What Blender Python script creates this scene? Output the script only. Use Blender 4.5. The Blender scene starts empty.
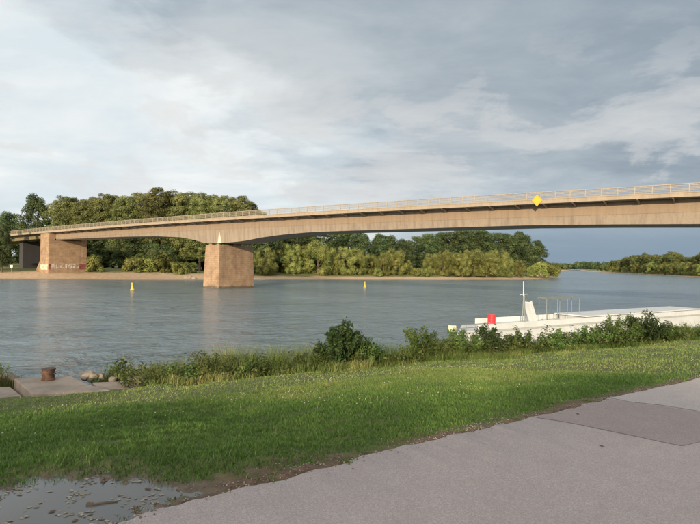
import bpy, math, random
import numpy as np
from mathutils import Vector, Matrix

# ------------------------------------------------------------------ camera
scene = bpy.context.scene
COL = scene.collection
F_PX, CX, CY = 539.0, 350.0, 262.0          # focal length and centre in photo pixels (700 x 524)
EYE = 7.0                                    # eye height over the river
ROLL, PITCH = math.atan(0.019), math.radians(0.2)
fw = Vector((0, math.cos(PITCH), math.sin(PITCH)))
up0 = Vector((0, -math.sin(PITCH), math.cos(PITCH)))
rx0 = Vector((1, 0, 0))
cam_r = rx0 * math.cos(ROLL) + up0 * math.sin(ROLL)
cam_u = up0 * math.cos(ROLL) - rx0 * math.sin(ROLL)
cd = bpy.data.cameras.new('camera')
cam = bpy.data.objects.new('camera', cd)
COL.objects.link(cam)
m = Matrix.Identity(4)
for i in range(3):
    m[i][0] = cam_r[i]; m[i][1] = cam_u[i]; m[i][2] = -fw[i]
m[2][3] = EYE
cam.matrix_world = m
cd.sensor_width = 36; cd.lens = 36 * F_PX / 700
cd.clip_start = 0.05; cd.clip_end = 12000
scene.camera = cam

# ------------------------------------------------------------------ light
SUN_AZ = Vector((-0.24, -0.97)).normalized()
SUN_EL = math.radians(11.5)
sun_dir = Vector((SUN_AZ.x * math.cos(SUN_EL), SUN_AZ.y * math.cos(SUN_EL), math.sin(SUN_EL)))
sl = bpy.data.lights.new('sun', 'SUN'); sl.energy = 3.7; sl.angle = math.radians(0.6)
sl.color = (1.0, 0.79, 0.54)
so = bpy.data.objects.new('sun', sl); COL.objects.link(so)
so.rotation_euler = (-sun_dir).to_track_quat('-Z', 'Y').to_euler()
so.location = sun_dir * 60

world = bpy.data.worlds.new('World'); scene.world = world
world.use_nodes = True
wt = world.node_tree; wt.nodes.clear()

class NT:
    """small helper to wire shader nodes"""
    def __init__(s, tree): s.t = tree
    def n(s, kind, **kw):
        nd = s.t.nodes.new(kind)
        for k, v in kw.items(): setattr(nd, k, v)
        return nd
    def link(s, a, b): s.t.links.new(a, b)
    def put(s, sock, v):
        if hasattr(v, 'is_output') or isinstance(v, bpy.types.NodeSocket): s.link(v, sock)
        else: sock.default_value = v
    def math(s, op, a, b=None, c=None, clamp=False):
        nd = s.n('ShaderNodeMath', operation=op, use_clamp=clamp)
        s.put(nd.inputs[0], a)
        if b is not None: s.put(nd.inputs[1], b)
        if c is not None: s.put(nd.inputs[2], c)
        return nd.outputs[0]
    def vmath(s, op, a, b=None):
        nd = s.n('ShaderNodeVectorMath', operation=op)
        s.put(nd.inputs[0], a)
        if b is not None: s.put(nd.inputs[1], b)
        return nd.outputs['Value'] if op in ('DOT_PRODUCT', 'LENGTH') else nd.outputs[0]
    def noise(s, vec, scale, detail=4, rough=0.55, dist=0.0):
        nd = s.n('ShaderNodeTexNoise')
        if vec is not None: s.link(vec, nd.inputs['Vector'])
        nd.inputs['Scale'].default_value = scale; nd.inputs['Detail'].default_value = detail
        nd.inputs['Roughness'].default_value = rough; nd.inputs['Distortion'].default_value = dist
        return nd.outputs['Fac']
    def ramp(s, fac, stops, interp='LINEAR'):
        nd = s.n('ShaderNodeValToRGB'); cr = nd.color_ramp; cr.interpolation = interp
        while len(cr.elements) > 1: cr.elements.remove(cr.elements[-1])
        for i, (p, c) in enumerate(stops):
            e = cr.elements[0] if i == 0 else cr.elements.new(p)
            e.position = p
            e.color = (c, c, c, 1) if isinstance(c, (int, float)) else (*c, 1)
        s.link(fac, nd.inputs[0]); return nd.outputs[0]
    def mix(s, fac, a, b, blend='MIX'):
        nd = s.n('ShaderNodeMix', data_type='RGBA', blend_type=blend)
        s.put(nd.inputs[0], fac)
        s.put(nd.inputs[6], a if not isinstance(a, tuple) else (*a, 1))
        s.put(nd.inputs[7], b if not isinstance(b, tuple) else (*b, 1))
        return nd.outputs[2]
    def mapping(s, vec, scale=(1, 1, 1), rot=(0, 0, 0), loc=(0, 0, 0)):
        nd = s.n('ShaderNodeMapping')
        s.link(vec, nd.inputs['Vector'])
        nd.inputs['Scale'].default_value = scale; nd.inputs['Rotation'].default_value = rot
        nd.inputs['Location'].default_value = loc
        return nd.outputs[0]
    def sep(s, vec):
        nd = s.n('ShaderNodeSeparateXYZ'); s.link(vec, nd.inputs[0]); return nd.outputs
    def comb(s, x, y, z):
        nd = s.n('ShaderNodeCombineXYZ')
        for i, v in enumerate((x, y, z)): s.put(nd.inputs[i], v)
        return nd.outputs[0]

SKX = 1.9
W = NT(wt)
sky = W.n('ShaderNodeTexSky', sky_type='NISHITA', sun_disc=False)
sky.sun_elevation = SUN_EL
sky.sun_rotation = math.atan2(SUN_AZ.x, SUN_AZ.y)
sky.air_density = 1.0; sky.dust_density = 1.5; sky.ozone_density = 1.5
tc = W.n('ShaderNodeTexCoord').outputs['Generated']
dx, dy, dz = W.sep(tc)
zc = W.math('ADD', W.math('MAXIMUM', dz, 0.0), 0.16)
pl = W.comb(W.math('DIVIDE', dx, zc), W.math('DIVIDE', dy, zc), 0.0)       # cloud layer seen in perspective
plr = W.mapping(pl, scale=(0.62, 1.0, 1), rot=(0, 0, math.radians(28)), loc=(SKX, 0.9, 0))
n_big = W.noise(plr, 0.75, 4, 0.5, 0.25)
n_mid = W.noise(plr, 2.0, 8, 0.6, 0.25)
pl2 = W.mapping(pl, scale=(0.75, 1.0, 1), rot=(0, 0, math.radians(-10)), loc=(5.5, 0.3, 0))
n_wisp = W.noise(pl2, 1.5, 10, 0.6, 0.35)
n_bill = W.noise(W.mapping(tc, scale=(1.0, 1.0, 2.0), loc=(0, 0, 1)), 5.0, 10, 0.6, 0.3)
# storm front: clouds thicken away from the sun's side
zl = W.math('MINIMUM', dz, 0.48)
g = W.math('ADD', W.math('MULTIPLY', dx, 0.95), W.math('MULTIPLY', dy, 0.2))
g = W.math('ADD', g, W.math('MULTIPLY', zl, 2.0))
g = W.math('ADD', g, W.math('MULTIPLY', W.math('SUBTRACT', n_big, 0.5), 0.9))
g = W.math('ADD', g, W.math('MULTIPLY', W.math('SUBTRACT', n_mid, 0.5), 0.6))
g = W.math('ADD', g, W.math('MULTIPLY', W.math('SUBTRACT', n_bill, 0.5), 0.5))
dark = W.ramp(g, [(0.36, 0.0), (0.52, 0.36), (0.72, 0.8), (0.95, 1.0)], 'EASE')
deep = W.mix(W.ramp(n_wisp, [(0.36, 0.0), (0.64, 1.0)]), (2.1, 2.55, 3.0), (3.2, 3.6, 3.9))
pale = W.mix(W.ramp(n_wisp, [(0.40, 0.0), (0.60, 1.0)]), (4.95, 5.5, 5.8), (6.1, 6.3, 6.3))
cloud = W.mix(dark, pale, deep)
# pale billows low over the horizon
edge = W.ramp(W.math('ADD', W.math('MULTIPLY', n_bill, 0.65), W.math('MULTIPLY', n_wisp, 0.35)), [(0.50, 0.0), (0.56, 0.6), (0.66, 1.0)], 'EASE')
low = W.ramp(dz, [(0.03, 0.3), (0.10, 0.95), (0.24, 0.85), (0.40, 0.12)], 'EASE')
cloud = W.mix(W.math('MULTIPLY', W.math('MULTIPLY', edge, low), 0.8), cloud, (4.95, 4.95, 4.95))
# blue-grey rain curtain near the horizon away from the sun
hz = W.ramp(W.math('ADD', dz, W.math('MULTIPLY', W.math('SUBTRACT', n_mid, 0.5), 0.06)), [(0.02, 1.0), (0.17, 0.0)], 'EASE')
hx = W.ramp(W.math('ADD', W.math('MULTIPLY', dx, 0.9), W.math('MULTIPLY', dy, 0.35)), [(0.28, 0.0), (0.62, 1.0)], 'EASE')
cloud = W.mix(W.math('MULTIPLY', hz, hx), cloud, (1.75, 2.35, 2.95))
# thin bright veil round the sun
glow = W.math('POWER', W.math('MAXIMUM', W.vmath('DOT_PRODUCT', tc, tuple(sun_dir)), 0.0), 2.0)
cloud = W.mix(W.math('MULTIPLY', glow, 0.9), cloud, (20.0, 17.6, 14.6))
clear = W.ramp(W.math('SUBTRACT', n_big, W.math('MULTIPLY', dark, 0.25)), [(0.50, 0.0), (0.66, 0.4)], 'EASE')
skyc = W.mix(clear, cloud, sky.outputs[0])
bg = W.n('ShaderNodeBackground'); bg.inputs['Strength'].default_value = 0.1
W.link(skyc, bg.inputs['Color'])
wo = W.n('ShaderNodeOutputWorld'); W.link(bg.outputs[0], wo.inputs['Surface'])

vs = scene.view_settings
vs.view_transform = 'Standard'; vs.look = 'None'; vs.exposure = 0.55; vs.gamma = 1.0
vs.use_curve_mapping = False

# ------------------------------------------------------------------ pixel -> place
def ray(px, py):
    return (fw + cam_r * ((px - CX) / F_PX) + cam_u * ((CY - py) / F_PX))
def on_plane(px, py, z):
    d = ray(px, py); k = (z - EYE) / d.z
    return Vector((d.x * k, d.y * k, z))
def at_depth(px, py, depth):
    d = ray(px, py); k = depth / d.y
    return Vector((0, 0, EYE)) + d * k

# bank frame: U runs along the near bank, N points to the river
UX, UY = 0.8211, 0.5708
NX, NY = -0.5708, 0.8211
def xy(s, t): return s * UX + t * NX, s * UY + t * NY
def st(x, y): return x * UX + y * UY, x * NX + y * NY

# ------------------------------------------------------------------ helpers
rng = np.random.default_rng(7)
R = random.Random(11)

def tag(o, label=None, category=None, group=None, kind=None):
    if label: o['label'] = label
    if category: o['category'] = category
    if group: o['group'] = group
    if kind: o['kind'] = kind
    return o

def empty(name, loc=(0, 0, 0), rz=0.0):
    o = bpy.data.objects.new(name, None); COL.objects.link(o)
    o.location = loc; o.rotation_euler = (0, 0, rz); o.empty_display_size = 0.3
    return o

def link_mesh(name, me, parent=None, loc=None):
    o = bpy.data.objects.new(name, me); COL.objects.link(o)
    if parent: o.parent = parent
    if loc is not None: o.location = loc
    return o

def np_mesh(name, verts, polys, mat=None, smooth=False, tint=None):
    """verts (n,3); polys: list of (k,m) int arrays; tint: list of per-face float arrays"""
    me = bpy.data.meshes.new(name)
    verts = np.asarray(verts, dtype=np.float32)
    me.vertices.add(len(verts)); me.vertices.foreach_set('co', verts.ravel())
    nl = sum(p.size for p in polys); nf = sum(len(p) for p in polys)
    me.loops.add(nl); me.polygons.add(nf)
    me.loops.foreach_set('vertex_index', np.concatenate([p.ravel() for p in polys]).astype(np.int32))
    tot = np.concatenate([np.full(len(p), p.shape[1]) for p in polys]).astype(np.int32)
    start = np.concatenate([[0], np.cumsum(tot)[:-1]]).astype(np.int32)
    me.polygons.foreach_set('loop_start', start)
    try: me.polygons.foreach_set('loop_total', tot)
    except Exception: pass
    if smooth: me.polygons.foreach_set('use_smooth', np.ones(nf, dtype=bool))
    me.update(calc_edges=True)
    if tint is not None:
        a = me.attributes.new('tint', 'FLOAT', 'FACE')
        a.data.foreach_set('value', np.concatenate(tint).astype(np.float32))
    if mat: me.materials.append(mat)
    return me

class MB:
    """collects boxes, prisms, tubes and lathes into one mesh"""
    def __init__(s): s.v = []; s.f = []; s.sm = []
    def add(s, vs, fs, smooth=False):
        b = len(s.v); s.v += [tuple(v) for v in vs]
        s.f += [tuple(b + i for i in f) for f in fs]; s.sm += [smooth] * len(fs)
    def box(s, a, b):
        x0, y0, z0 = a; x1, y1, z1 = b
        s.hexa([(x0, y0, z0), (x1, y0, z0), (x1, y1, z0), (x0, y1, z0), (x0, y0, z1), (x1, y0, z1), (x1, y1, z1), (x0, y1, z1)])
    def hexa(s, p):
        s.add(p, [(3, 2, 1, 0), (4, 5, 6, 7), (0, 1, 5, 4), (1, 2, 6, 5), (2, 3, 7, 6), (3, 0, 4, 7)])
    def prism(s, poly, z0, z1):
        n = len(poly)
        s.add([(x, y, z0) for x, y in poly] + [(x, y, z1) for x, y in poly],
              [tuple(range(n))[::-1], tuple(range(n, 2 * n))] + [(i, (i + 1) % n, n + (i + 1) % n, n + i) for i in range(n)])
    def tube(s, pts, radii, seg=8, caps=True, smooth=True):
        pts = [Vector(p) for p in pts]; vs = []; fs = []
        if not hasattr(radii, '__len__'): radii = [radii] * len(pts)
        for i, p in enumerate(pts):
            d = (pts[min(i + 1, len(pts) - 1)] - pts[max(i - 1, 0)]).normalized()
            a = d.orthogonal().normalized() if i == 0 else (a - d * a.dot(d)).normalized()
            b = d.cross(a)
            for k in range(seg):
                w = 2 * math.pi * k / seg
                vs.append(p + (a * math.cos(w) + b * math.sin(w)) * radii[i])
        for i in range(len(pts) - 1):
            for k in range(seg):
                fs.append((i * seg + k, i * seg + (k + 1) % seg, (i + 1) * seg + (k + 1) % seg, (i + 1) * seg + k))
        s.add(vs, fs, smooth)
        if caps:
            n = len(pts)
            s.add(vs[:seg], [tuple(range(seg))[::-1]]); s.add(vs[-seg:], [tuple(range(seg))])
    def lathe(s, prof, seg=16, c=(0, 0), smooth=True):
        for (r0, z0), (r1, z1) in zip(prof[:-1], prof[1:]):
            vs = [(c[0] + r * math.cos(2 * math.pi * k / seg), c[1] + r * math.sin(2 * math.pi * k / seg), z) for r, z in ((r0, z0), (r1, z1)) for k in range(seg)]
            s.add(vs, [(k, (k + 1) % seg, seg + (k + 1) % seg, seg + k) for k in range(seg)], smooth)
    def mesh(s, name, mat):
        me = bpy.data.meshes.new(name); me.from_pydata(s.v, [], s.f)
        me.polygons.foreach_set('use_smooth', s.sm)
        me.materials.append(mat); me.update(); return me
    def build(s, name, mat, parent=None, loc=None):
        return link_mesh(name, s.mesh(name, mat), parent, loc)

def bevel(o, w=0.02, seg=2):
    b = o.modifiers.new('bevel', 'BEVEL'); b.width = w; b.segments = seg; b.limit_method = 'ANGLE'
    return o

# ------------------------------------------------------------------ materials
def new_mat(name):
    mt = bpy.data.materials.new(name); mt.use_nodes = True
    t = NT(mt.node_tree); b = mt.node_tree.nodes['Principled BSDF']
    return mt, t, b
def objco(t): return t.n('ShaderNodeTexCoord').outputs['Object']
def worldco(t): return t.n('ShaderNodeNewGeometry').outputs['Position']
def bump(t, b, h, strength=0.3, dist=0.02):
    n = t.n('ShaderNodeBump'); n.inputs['Strength'].default_value = strength; n.inputs['Distance'].default_value = dist
    t.link(h, n.inputs['Height']); t.link(n.outputs[0], b.inputs['Normal']); return n

def plain(name, col, rough=0.5, metal=0.0, var=0.12, scale=3.0):
    mt, t, b = new_mat(name); co = objco(t)
    n = t.noise(co, scale, 5, 0.6)
    lo = tuple(c * (1 - var * 1.6) for c in col); hi = tuple(min(1, c * (1 + var)) for c in col)
    t.link(t.ramp(n, [(0.3, lo), (0.7, hi)]), b.inputs['Base Color'])
    b.inputs['Roughness'].default_value = rough; b.inputs['Metallic'].default_value = metal
    bump(t, b, t.noise(co, scale * 12, 4), 0.15, 0.005)
    return mt

def mat_concrete(name, base, stain, streak=0.5, lift=0.0):
    mt, t, b = new_mat(name); co = objco(t)
    n1 = t.noise(co, 0.35, 6, 0.6)
    st_ = t.noise(t.mapping(co, scale=(1.3, 1.3, 0.06)), 1.0, 5, 0.65)
    fine = t.noise(co, 6, 6, 0.65)
    c = t.mix(t.ramp(n1, [(0.35, 0.0), (0.7, 0.6)]), base, tuple(x * 0.82 for x in base))
    c = t.mix(t.math('MULTIPLY', t.ramp(st_, [(0.45, 0.0), (0.72, 1.0)]), streak), c, stain)
    c = t.mix(0.18, c, t.ramp(fine, [(0.3, 0.05), (0.7, 0.6)]), 'OVERLAY')
    t.link(c, b.inputs['Base Color']); b.inputs['Roughness'].default_value = 0.85
    bump(t, b, t.noise(co, 3, 8, 0.6), 0.25, 0.03)
    return mt

def mat_stone(name):
    mt, t, b = new_mat(name); co = objco(t)
    x, y, z = t.sep(co)
    v = t.comb(t.math('ADD', x, y), z, 0.0)
    br = t.n('ShaderNodeTexBrick'); t.link(v, br.inputs['Vector'])
    br.inputs['Color1'].default_value = (0.37, 0.255, 0.165, 1); br.inputs['Color2'].default_value = (0.25, 0.165, 0.105, 1)
    br.inputs['Mortar'].default_value = (0.17, 0.115, 0.08, 1)
    br.inputs['Scale'].default_value = 1.0; br.inputs['Mortar Size'].default_value = 0.035
    br.inputs['Brick Width'].default_value = 1.35; br.inputs['Row Height'].default_value = 0.55
    n = t.noise(co, 0.5, 6, 0.65)
    c = t.mix(0.62, br.outputs['Color'], t.ramp(n, [(0.25, (0.14, 0.085, 0.06)), (0.5, (0.31, 0.215, 0.135)), (0.75, (0.47, 0.345, 0.225))]))
    wet = t.ramp(t.math('ADD', z, t.math('MULTIPLY', t.math('SUBTRACT', n, 0.5), 1.4)), [(0.35, 0.8), (0.75, 0.0)])
    c = t.mix(wet, c, (0.07, 0.06, 0.04))
    rs = t.noise(t.mapping(co, scale=(0.9, 0.9, 0.08)), 1.0, 5, 0.65)
    c = t.mix(t.ramp(rs, [(0.52, 0.0), (0.75, 0.55)]), c, (0.15, 0.10, 0.07))
    t.link(c, b.inputs['Base Color']); b.inputs['Roughness'].default_value = 0.9
    h = t.math('ADD', t.math('MULTIPLY', br.outputs['Fac'], -1.0), t.noise(co, 2.5, 6, 0.7))
    bump(t, b, h, 0.6, 0.08)
    return mt

def mat_leaf(name, c_dark, c_mid, c_light, trans=0.38):
    mt, t, b = new_mat(name)
    a = t.n('ShaderNodeAttribute', attribute_name='tint').outputs['Fac']
    c = t.ramp(a, [(0.0, c_dark), (0.5, c_mid), (1.0, c_light)])
    oi = t.n('ShaderNodeObjectInfo').outputs['Random']
    hs = t.n('ShaderNodeHueSaturation'); t.link(c, hs.inputs['Color'])
    t.link(t.math('MULTIPLY_ADD', oi, 0.035, 0.482), hs.inputs['Hue'])
    t.link(t.math('MULTIPLY_ADD', oi, 0.6, 0.7), hs.inputs['Value'])
    c = hs.outputs[0]
    t.link(c, b.inputs['Base Color']); b.inputs['Roughness'].default_value = 0.6
    b.inputs['Specular IOR Level'].default_value = 0.25
    tr = t.n('ShaderNodeBsdfTranslucent'); t.link(c, tr.inputs['Color'])
    mx = t.n('ShaderNodeMixShader'); mx.inputs[0].default_value = trans
    t.link(b.outputs[0], mx.inputs[1]); t.link(tr.outputs[0], mx.inputs[2])
    t.link(mx.outputs[0], mt.node_tree.nodes['Material Output'].inputs['Surface'])
    return mt

M = {}
M['girder'] = mat_concrete('girder_concrete', (0.29, 0.222, 0.157), (0.19, 0.143, 0.102), 0.7)
M['girder_low'] = mat_concrete('girder_lower_concrete', (0.30, 0.25, 0.196), (0.175, 0.14, 0.108), 0.85)
M['fascia'] = mat_concrete('fascia_concrete', (0.345, 0.288, 0.218), (0.22, 0.18, 0.135), 0.6)
M['stone'] = mat_stone('pier_stone')
M['rail'] = plain('railing_metal', (0.34, 0.295, 0.23), 0.6, 0.0)
M['bracket'] = mat_concrete('bracket_concrete', (0.30, 0.235, 0.17), (0.2, 0.15, 0.11), 0.5)
M['bark'] = plain('bark', (0.13, 0.10, 0.07), 0.95, 0, 0.3, 2.0)
M['poplar'] = mat_leaf('poplar_leaf', (0.085, 0.105, 0.036), (0.18, 0.20, 0.07), (0.27, 0.28, 0.11))
M['willow'] = mat_leaf('willow_leaf', (0.12, 0.15, 0.045), (0.26, 0.29, 0.085), (0.38, 0.39, 0.14))
M['broad'] = mat_leaf('broadleaf_leaf', (0.045, 0.076, 0.033), (0.092, 0.135, 0.054), (0.155, 0.195, 0.075))
M['mixed'] = mat_leaf('mixed_wood_leaf', (0.08, 0.105, 0.036), (0.155, 0.185, 0.065), (0.24, 0.26, 0.095))
M['shrub'] = mat_leaf('shrub_leaf', (0.045, 0.088, 0.022), (0.105, 0.175, 0.045), (0.19, 0.255, 0.08))
M['elder'] = mat_leaf('elder_leaf', (0.022, 0.052, 0.018), (0.05, 0.10, 0.03), (0.105, 0.165, 0.05))
M['weed'] = mat_leaf('weed_leaf', (0.055, 0.095, 0.024), (0.12, 0.175, 0.05), (0.24, 0.26, 0.09))
M['grass'] = mat_leaf('grass_blade', (0.055, 0.112, 0.022), (0.122, 0.212, 0.044), (0.25, 0.27, 0.09), 0.25)
M['tallgrass'] = mat_leaf('tall_grass_blade', (0.07, 0.115, 0.025), (0.17, 0.205, 0.06), (0.40, 0.34, 0.17), 0.3)
M['stem'] = plain('stem', (0.11, 0.10, 0.05), 0.8)

# ------------------------------------------------------------------ ground near the camera
PATH_Z = EYE - 1.6
PUDDLE_PX = [(-150, 545), (-130, 505), (-60, 494), (0, 489), (25, 480), (62, 475.5), (100, 474), (140, 477), (172, 483), (196, 488), (212, 494), (186, 499), (160, 506), (140, 514), (120, 524), (95, 540), (20, 560)]
WATER_Z = PATH_Z - 0.022
PUD = np.array([tuple(on_plane(px, py, WATER_Z).xy) for px, py in PUDDLE_PX])

def poly_sdf(x, y, P):
    x = np.asarray(x, float); y = np.asarray(y, float)
    d = np.full(x.shape, 1e9); inside = np.zeros(x.shape, bool)
    n = len(P)
    for i in range(n):
        ax, ay = P[i]; bx, by = P[(i + 1) % n]
        ex, ey = bx - ax, by - ay
        h = np.clip(((x - ax) * ex + (y - ay) * ey) / (ex * ex + ey * ey), 0, 1)
        d = np.minimum(d, np.hypot(x - ax - h * ex, y - ay - h * ey))
        c = ((ay > y) != (by > y)) & (x < ex * (y - ay) / (ey if abs(ey) > 1e-9 else 1e-9) + ax)
        inside ^= c
    return np.where(inside, -d, d)

_ph = rng.uniform(0, 6.28, (5, 24)); _dr = rng.uniform(0, 6.28, (5, 24))
def wob(x, y, wl, k=0):
    """smooth pseudo-noise of about unit size and wavelength wl"""
    r = 0
    for i in range(12):
        a = _dr[k, i]; w = 2 * math.pi / (wl * (0.6 + 0.08 * i))
        r = r + np.sin((x * math.cos(a) + y * math.sin(a)) * w + _ph[k, i])
    return r / 3.5

def bank_edge(s): return np.clip(13.7 - 0.34 * s, 6.2, 16.0)
def ground_z(s, t):
    s = np.asarray(s, float); t = np.asarray(t, float)
    te = bank_edge(s)
    t1 = np.interp(s, [0.8, 2.6], [4.8, 3.6])
    z = PATH_Z - 0.14 * (te - 3.6) / (te - t1) * np.clip(t - t1, 0, te - t1) - 0.36 * np.maximum(t - te, 0)
    z = z + np.clip((t - t1) / 3, 0, 1) * 0.03 * wob(s, t, 2.6, 0) + np.clip((t - 10) / 6, 0, 1) * 0.08 * wob(s, t, 1.8, 1)
    z = z + np.where(t > 3.4, 0.012 * wob(s, t, 0.35, 2), 0)
    x, y = xy(s, t)
    near = (np.abs(s) < 4) & (t > 1) & (t < 7)
    if np.any(near):
        sd = np.full(z.shape, 9.0); sd[near] = poly_sdf(x[near], y[near], PUD)
        dip = np.clip(0.5 - sd / 0.30, 0, 1)
        bed = WATER_Z - 0.012 - 0.016 * np.clip(-sd / 0.4, 0, 1) + 0.012 * wob(x, y, 0.17, 3) + 0.008 * wob(x, y, 0.06, 4) + 0.006 * wob(x, y, 0.5, 0)
        z = z * (1 - dip) + bed * dip
    return np.maximum(z, -2.6)
def ground_at(s, t): return float(ground_z(np.array([s]), np.array([t]))[0])
def on_ground(px, py):
    d = ray(px, py); k = 1.0
    while k < 90:
        x, y, z = d.x * k, d.y * k, EYE + d.z * k
        s, t = st(x, y)
        if z <= ground_at(s, t): break
        k += 0.05
    return Vector((x, y, ground_at(s, t)))

def steps(*spans):
    out = []
    for a, b, d in spans: out += list(np.arange(a, b - 1e-6, d))
    out.append(spans[-1][1]); return np.array(out)
def grid_mesh(name, S, T, zf, mat, keep=None):
    A, B = np.meshgrid(S, T, indexing='ij')
    Z = zf(A, B); X, Y = xy(A, B)
    V = np.stack([X, Y, Z], -1).reshape(-1, 3)
    n, k = len(S), len(T); idx = np.arange(n * k).reshape(n, k)
    Fq = np.stack([idx[:-1, :-1], idx[1:, :-1], idx[1:, 1:], idx[:-1, 1:]], -1).reshape(-1, 4)
    return np_mesh(name, V, [Fq], mat, True)

def path_edge(s):
    s = np.asarray(s, float)
    base = 3.50 + 0.05 * np.clip(s, -5, 3) + 0.02 * wob(s, s * 0, 2.2, 1) + 0.018 * wob(s, s * 0, 0.4, 2) + 0.01 * wob(s, s * 0, 0.13, 3)
    return base
# meadow material: thatch and soil under the blades
def mat_meadow():
    mt, t, b = new_mat('meadow_soil'); co = worldco(t)
    tt = t.vmath('DOT_PRODUCT', co, (NX, NY, 0.0))
    n1 = t.noise(co, 0.7, 5, 0.6); n2 = t.noise(co, 9, 6, 0.65)
    g1 = t.ramp(n2, [(0.3, (0.045, 0.065, 0.016)), (0.55, (0.10, 0.115, 0.034)), (0.8, (0.19, 0.165, 0.07))])
    soil = t.ramp(t.noise(co, 14, 7, 0.7), [(0.3, (0.06, 0.042, 0.03)), (0.6, (0.16, 0.105, 0.07)), (0.85, (0.27, 0.20, 0.15))])
    e = t.math('ADD', tt, t.math('MULTIPLY', t.math('SUBTRACT', n1, 0.5), 1.1))
    e = t.math('ADD', e, t.math('MULTIPLY', t.math('SUBTRACT', n2, 0.5), 0.35))
    edge = t.ramp(t.math('MULTIPLY_ADD', e, 1.0, -3.45), [(0.15, 1.0), (0.5, 0.0)])
    zz = t.sep(co)[2]
    low = t.ramp(zz, [(0.2, 1.0), (1.0, 0.0)])
    c = t.mix(edge, g1, soil)
    pd = t.n('ShaderNodeAttribute', attribute_name='muddy').outputs['Fac']
    mud = t.ramp(t.noise(co, 22, 7, 0.7), [(0.3, (0.07, 0.055, 0.042)), (0.6, (0.15, 0.12, 0.09)), (0.85, (0.30, 0.26, 0.21))])
    c = t.mix(pd, c, mud)
    t.link(c, b.inputs['Base Color']); b.inputs['Roughness'].default_value = 0.95
    bump(t, b, t.noise(co, 30, 8, 0.7), 0.6, 0.02)
    return mt
S = steps((-160, -40, 10), (-40, -12, 1.5), (-12, -3, 0.3), (-3, 2.2, 0.035), (2.2, 12, 0.12), (12, 30, 0.3), (30, 60, 1.5), (60, 150, 10))
T = steps((-120, -30, 10), (-30, 2.6, 2.0), (2.6, 3.2, 0.1), (3.2, 4.9, 0.03), (4.9, 16, 0.15), (16, 34, 0.6))
me = grid_mesh('meadow', S, T, lambda s, t: ground_z(s, t) - 0.06 * np.clip((path_edge(s) + 0.015 - t) / 0.05, 0, 1), mat_meadow())
co = np.empty(len(me.vertices) * 3, np.float32); me.vertices.foreach_get('co', co); co = co.reshape(-1, 3)
sd = np.full(len(co), 9.0); k = (np.abs(co[:, 0]) < 8) & (co[:, 1] > 0) & (co[:, 1] < 9)
sd[k] = poly_sdf(co[k, 0], co[k, 1], PUD)
at = me.attributes.new('muddy', 'FLOAT', 'POINT'); at.data.foreach_set('value', np.clip(0.9 - (sd + 0.03 * wob(co[:, 0], co[:, 1], 0.2, 1)) / 0.14, 0, 1).astype(np.float32))
tag(link_mesh('meadow', me), kind='structure')

# asphalt path with an uneven edge, and a darker repaired strip across it
def mat_asphalt(name, c0, c1, fleck):
    mt, t, b = new_mat(name); co = worldco(t)
    vo = t.n('ShaderNodeTexVoronoi'); t.link(co, vo.inputs['Vector']); vo.inputs['Scale'].default_value = 170
    sp = t.ramp(t.sep(vo.outputs['Color'])[0], [(0.0, 0.70), (0.5, 0.96), (0.8, 1.04), (1.0, 1.3)])
    n1 = t.noise(co, 0.55, 6, 0.6, 0.4); n2 = t.noise(co, 3.5, 6, 0.65)
    c = t.mix(t.ramp(n1, [(0.3, 0.0), (0.7, 1.0)]), c0, c1)
    c = t.mix(0.85, c, sp, 'MULTIPLY')
    fl = t.math('GREATER_THAN', t.sep(vo.outputs['Color'])[1], 0.86)
    c = t.mix(t.math('MULTIPLY', fl, 0.55), c, fleck)
    c = t.mix(t.ramp(n2, [(0.40, 0.0), (0.75, 0.30)]), c, tuple(x * 0.72 for x in c0))
    t.link(c, b.inputs['Base Color']); b.inputs['Roughness'].default_value = 0.82
    b.inputs['Specular IOR Level'].default_value = 0.35
    h = t.math('ADD', vo.outputs['Distance'], t.noise(co, 160, 4))
    bump(t, b, h, 0.5, 0.006)
    return mt
M['asphalt'] = mat_asphalt('path_asphalt', (0.385, 0.342, 0.338), (0.43, 0.378, 0.37), (0.36, 0.24, 0.21))
M['asphalt_dark'] = mat_asphalt('repair_asphalt', (0.30, 0.258, 0.256), (0.335, 0.285, 0.28), (0.27, 0.18, 0.16))
M['asphalt_pale'] = mat_asphalt('pale_asphalt', (0.40, 0.37, 0.37), (0.44, 0.405, 0.40), (0.42, 0.30, 0.26))
def strip(name, S, t0, t1, z, mat):
    V = []; a = t0(S); b = t1(S)
    nT = 8
    rows = [a + (b - 0.05 - a) * k / (nT - 1) for k in range(nT)] + [b]
    X = np.stack([xy(S, r)[0] for r in rows], 1); Y = np.stack([xy(S, r)[1] for r in rows], 1)
    Z = np.full(X.shape, z); Z[:, -1] -= 0.03
    V = np.stack([X, Y, Z], -1).reshape(-1, 3); k = nT + 1; idx = np.arange(len(S) * k).reshape(len(S), k)
    Fq = np.stack([idx[:-1, :-1], idx[1:, :-1], idx[1:, 1:], idx[:-1, 1:]], -1).reshape(-1, 4)
    return tag(link_mesh(name, np_mesh(name, V, [Fq], mat, False)), kind='structure')
Sp = steps((-160, -10, 5), (-10, -4, 0.4), (-4, 14, 0.04), (14, 30, 0.3), (30, 150, 5))
strip('path', Sp, lambda s: s * 0 - 4.5, path_edge, PATH_Z + 0.004, M['asphalt'])
def sheet(name, pts, z, mat):
    mb = MB(); mb.add([(p[0], p[1], z) for p in pts], [tuple(range(len(pts)))])
    return tag(mb.build(name, mat), kind='structure')
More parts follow.
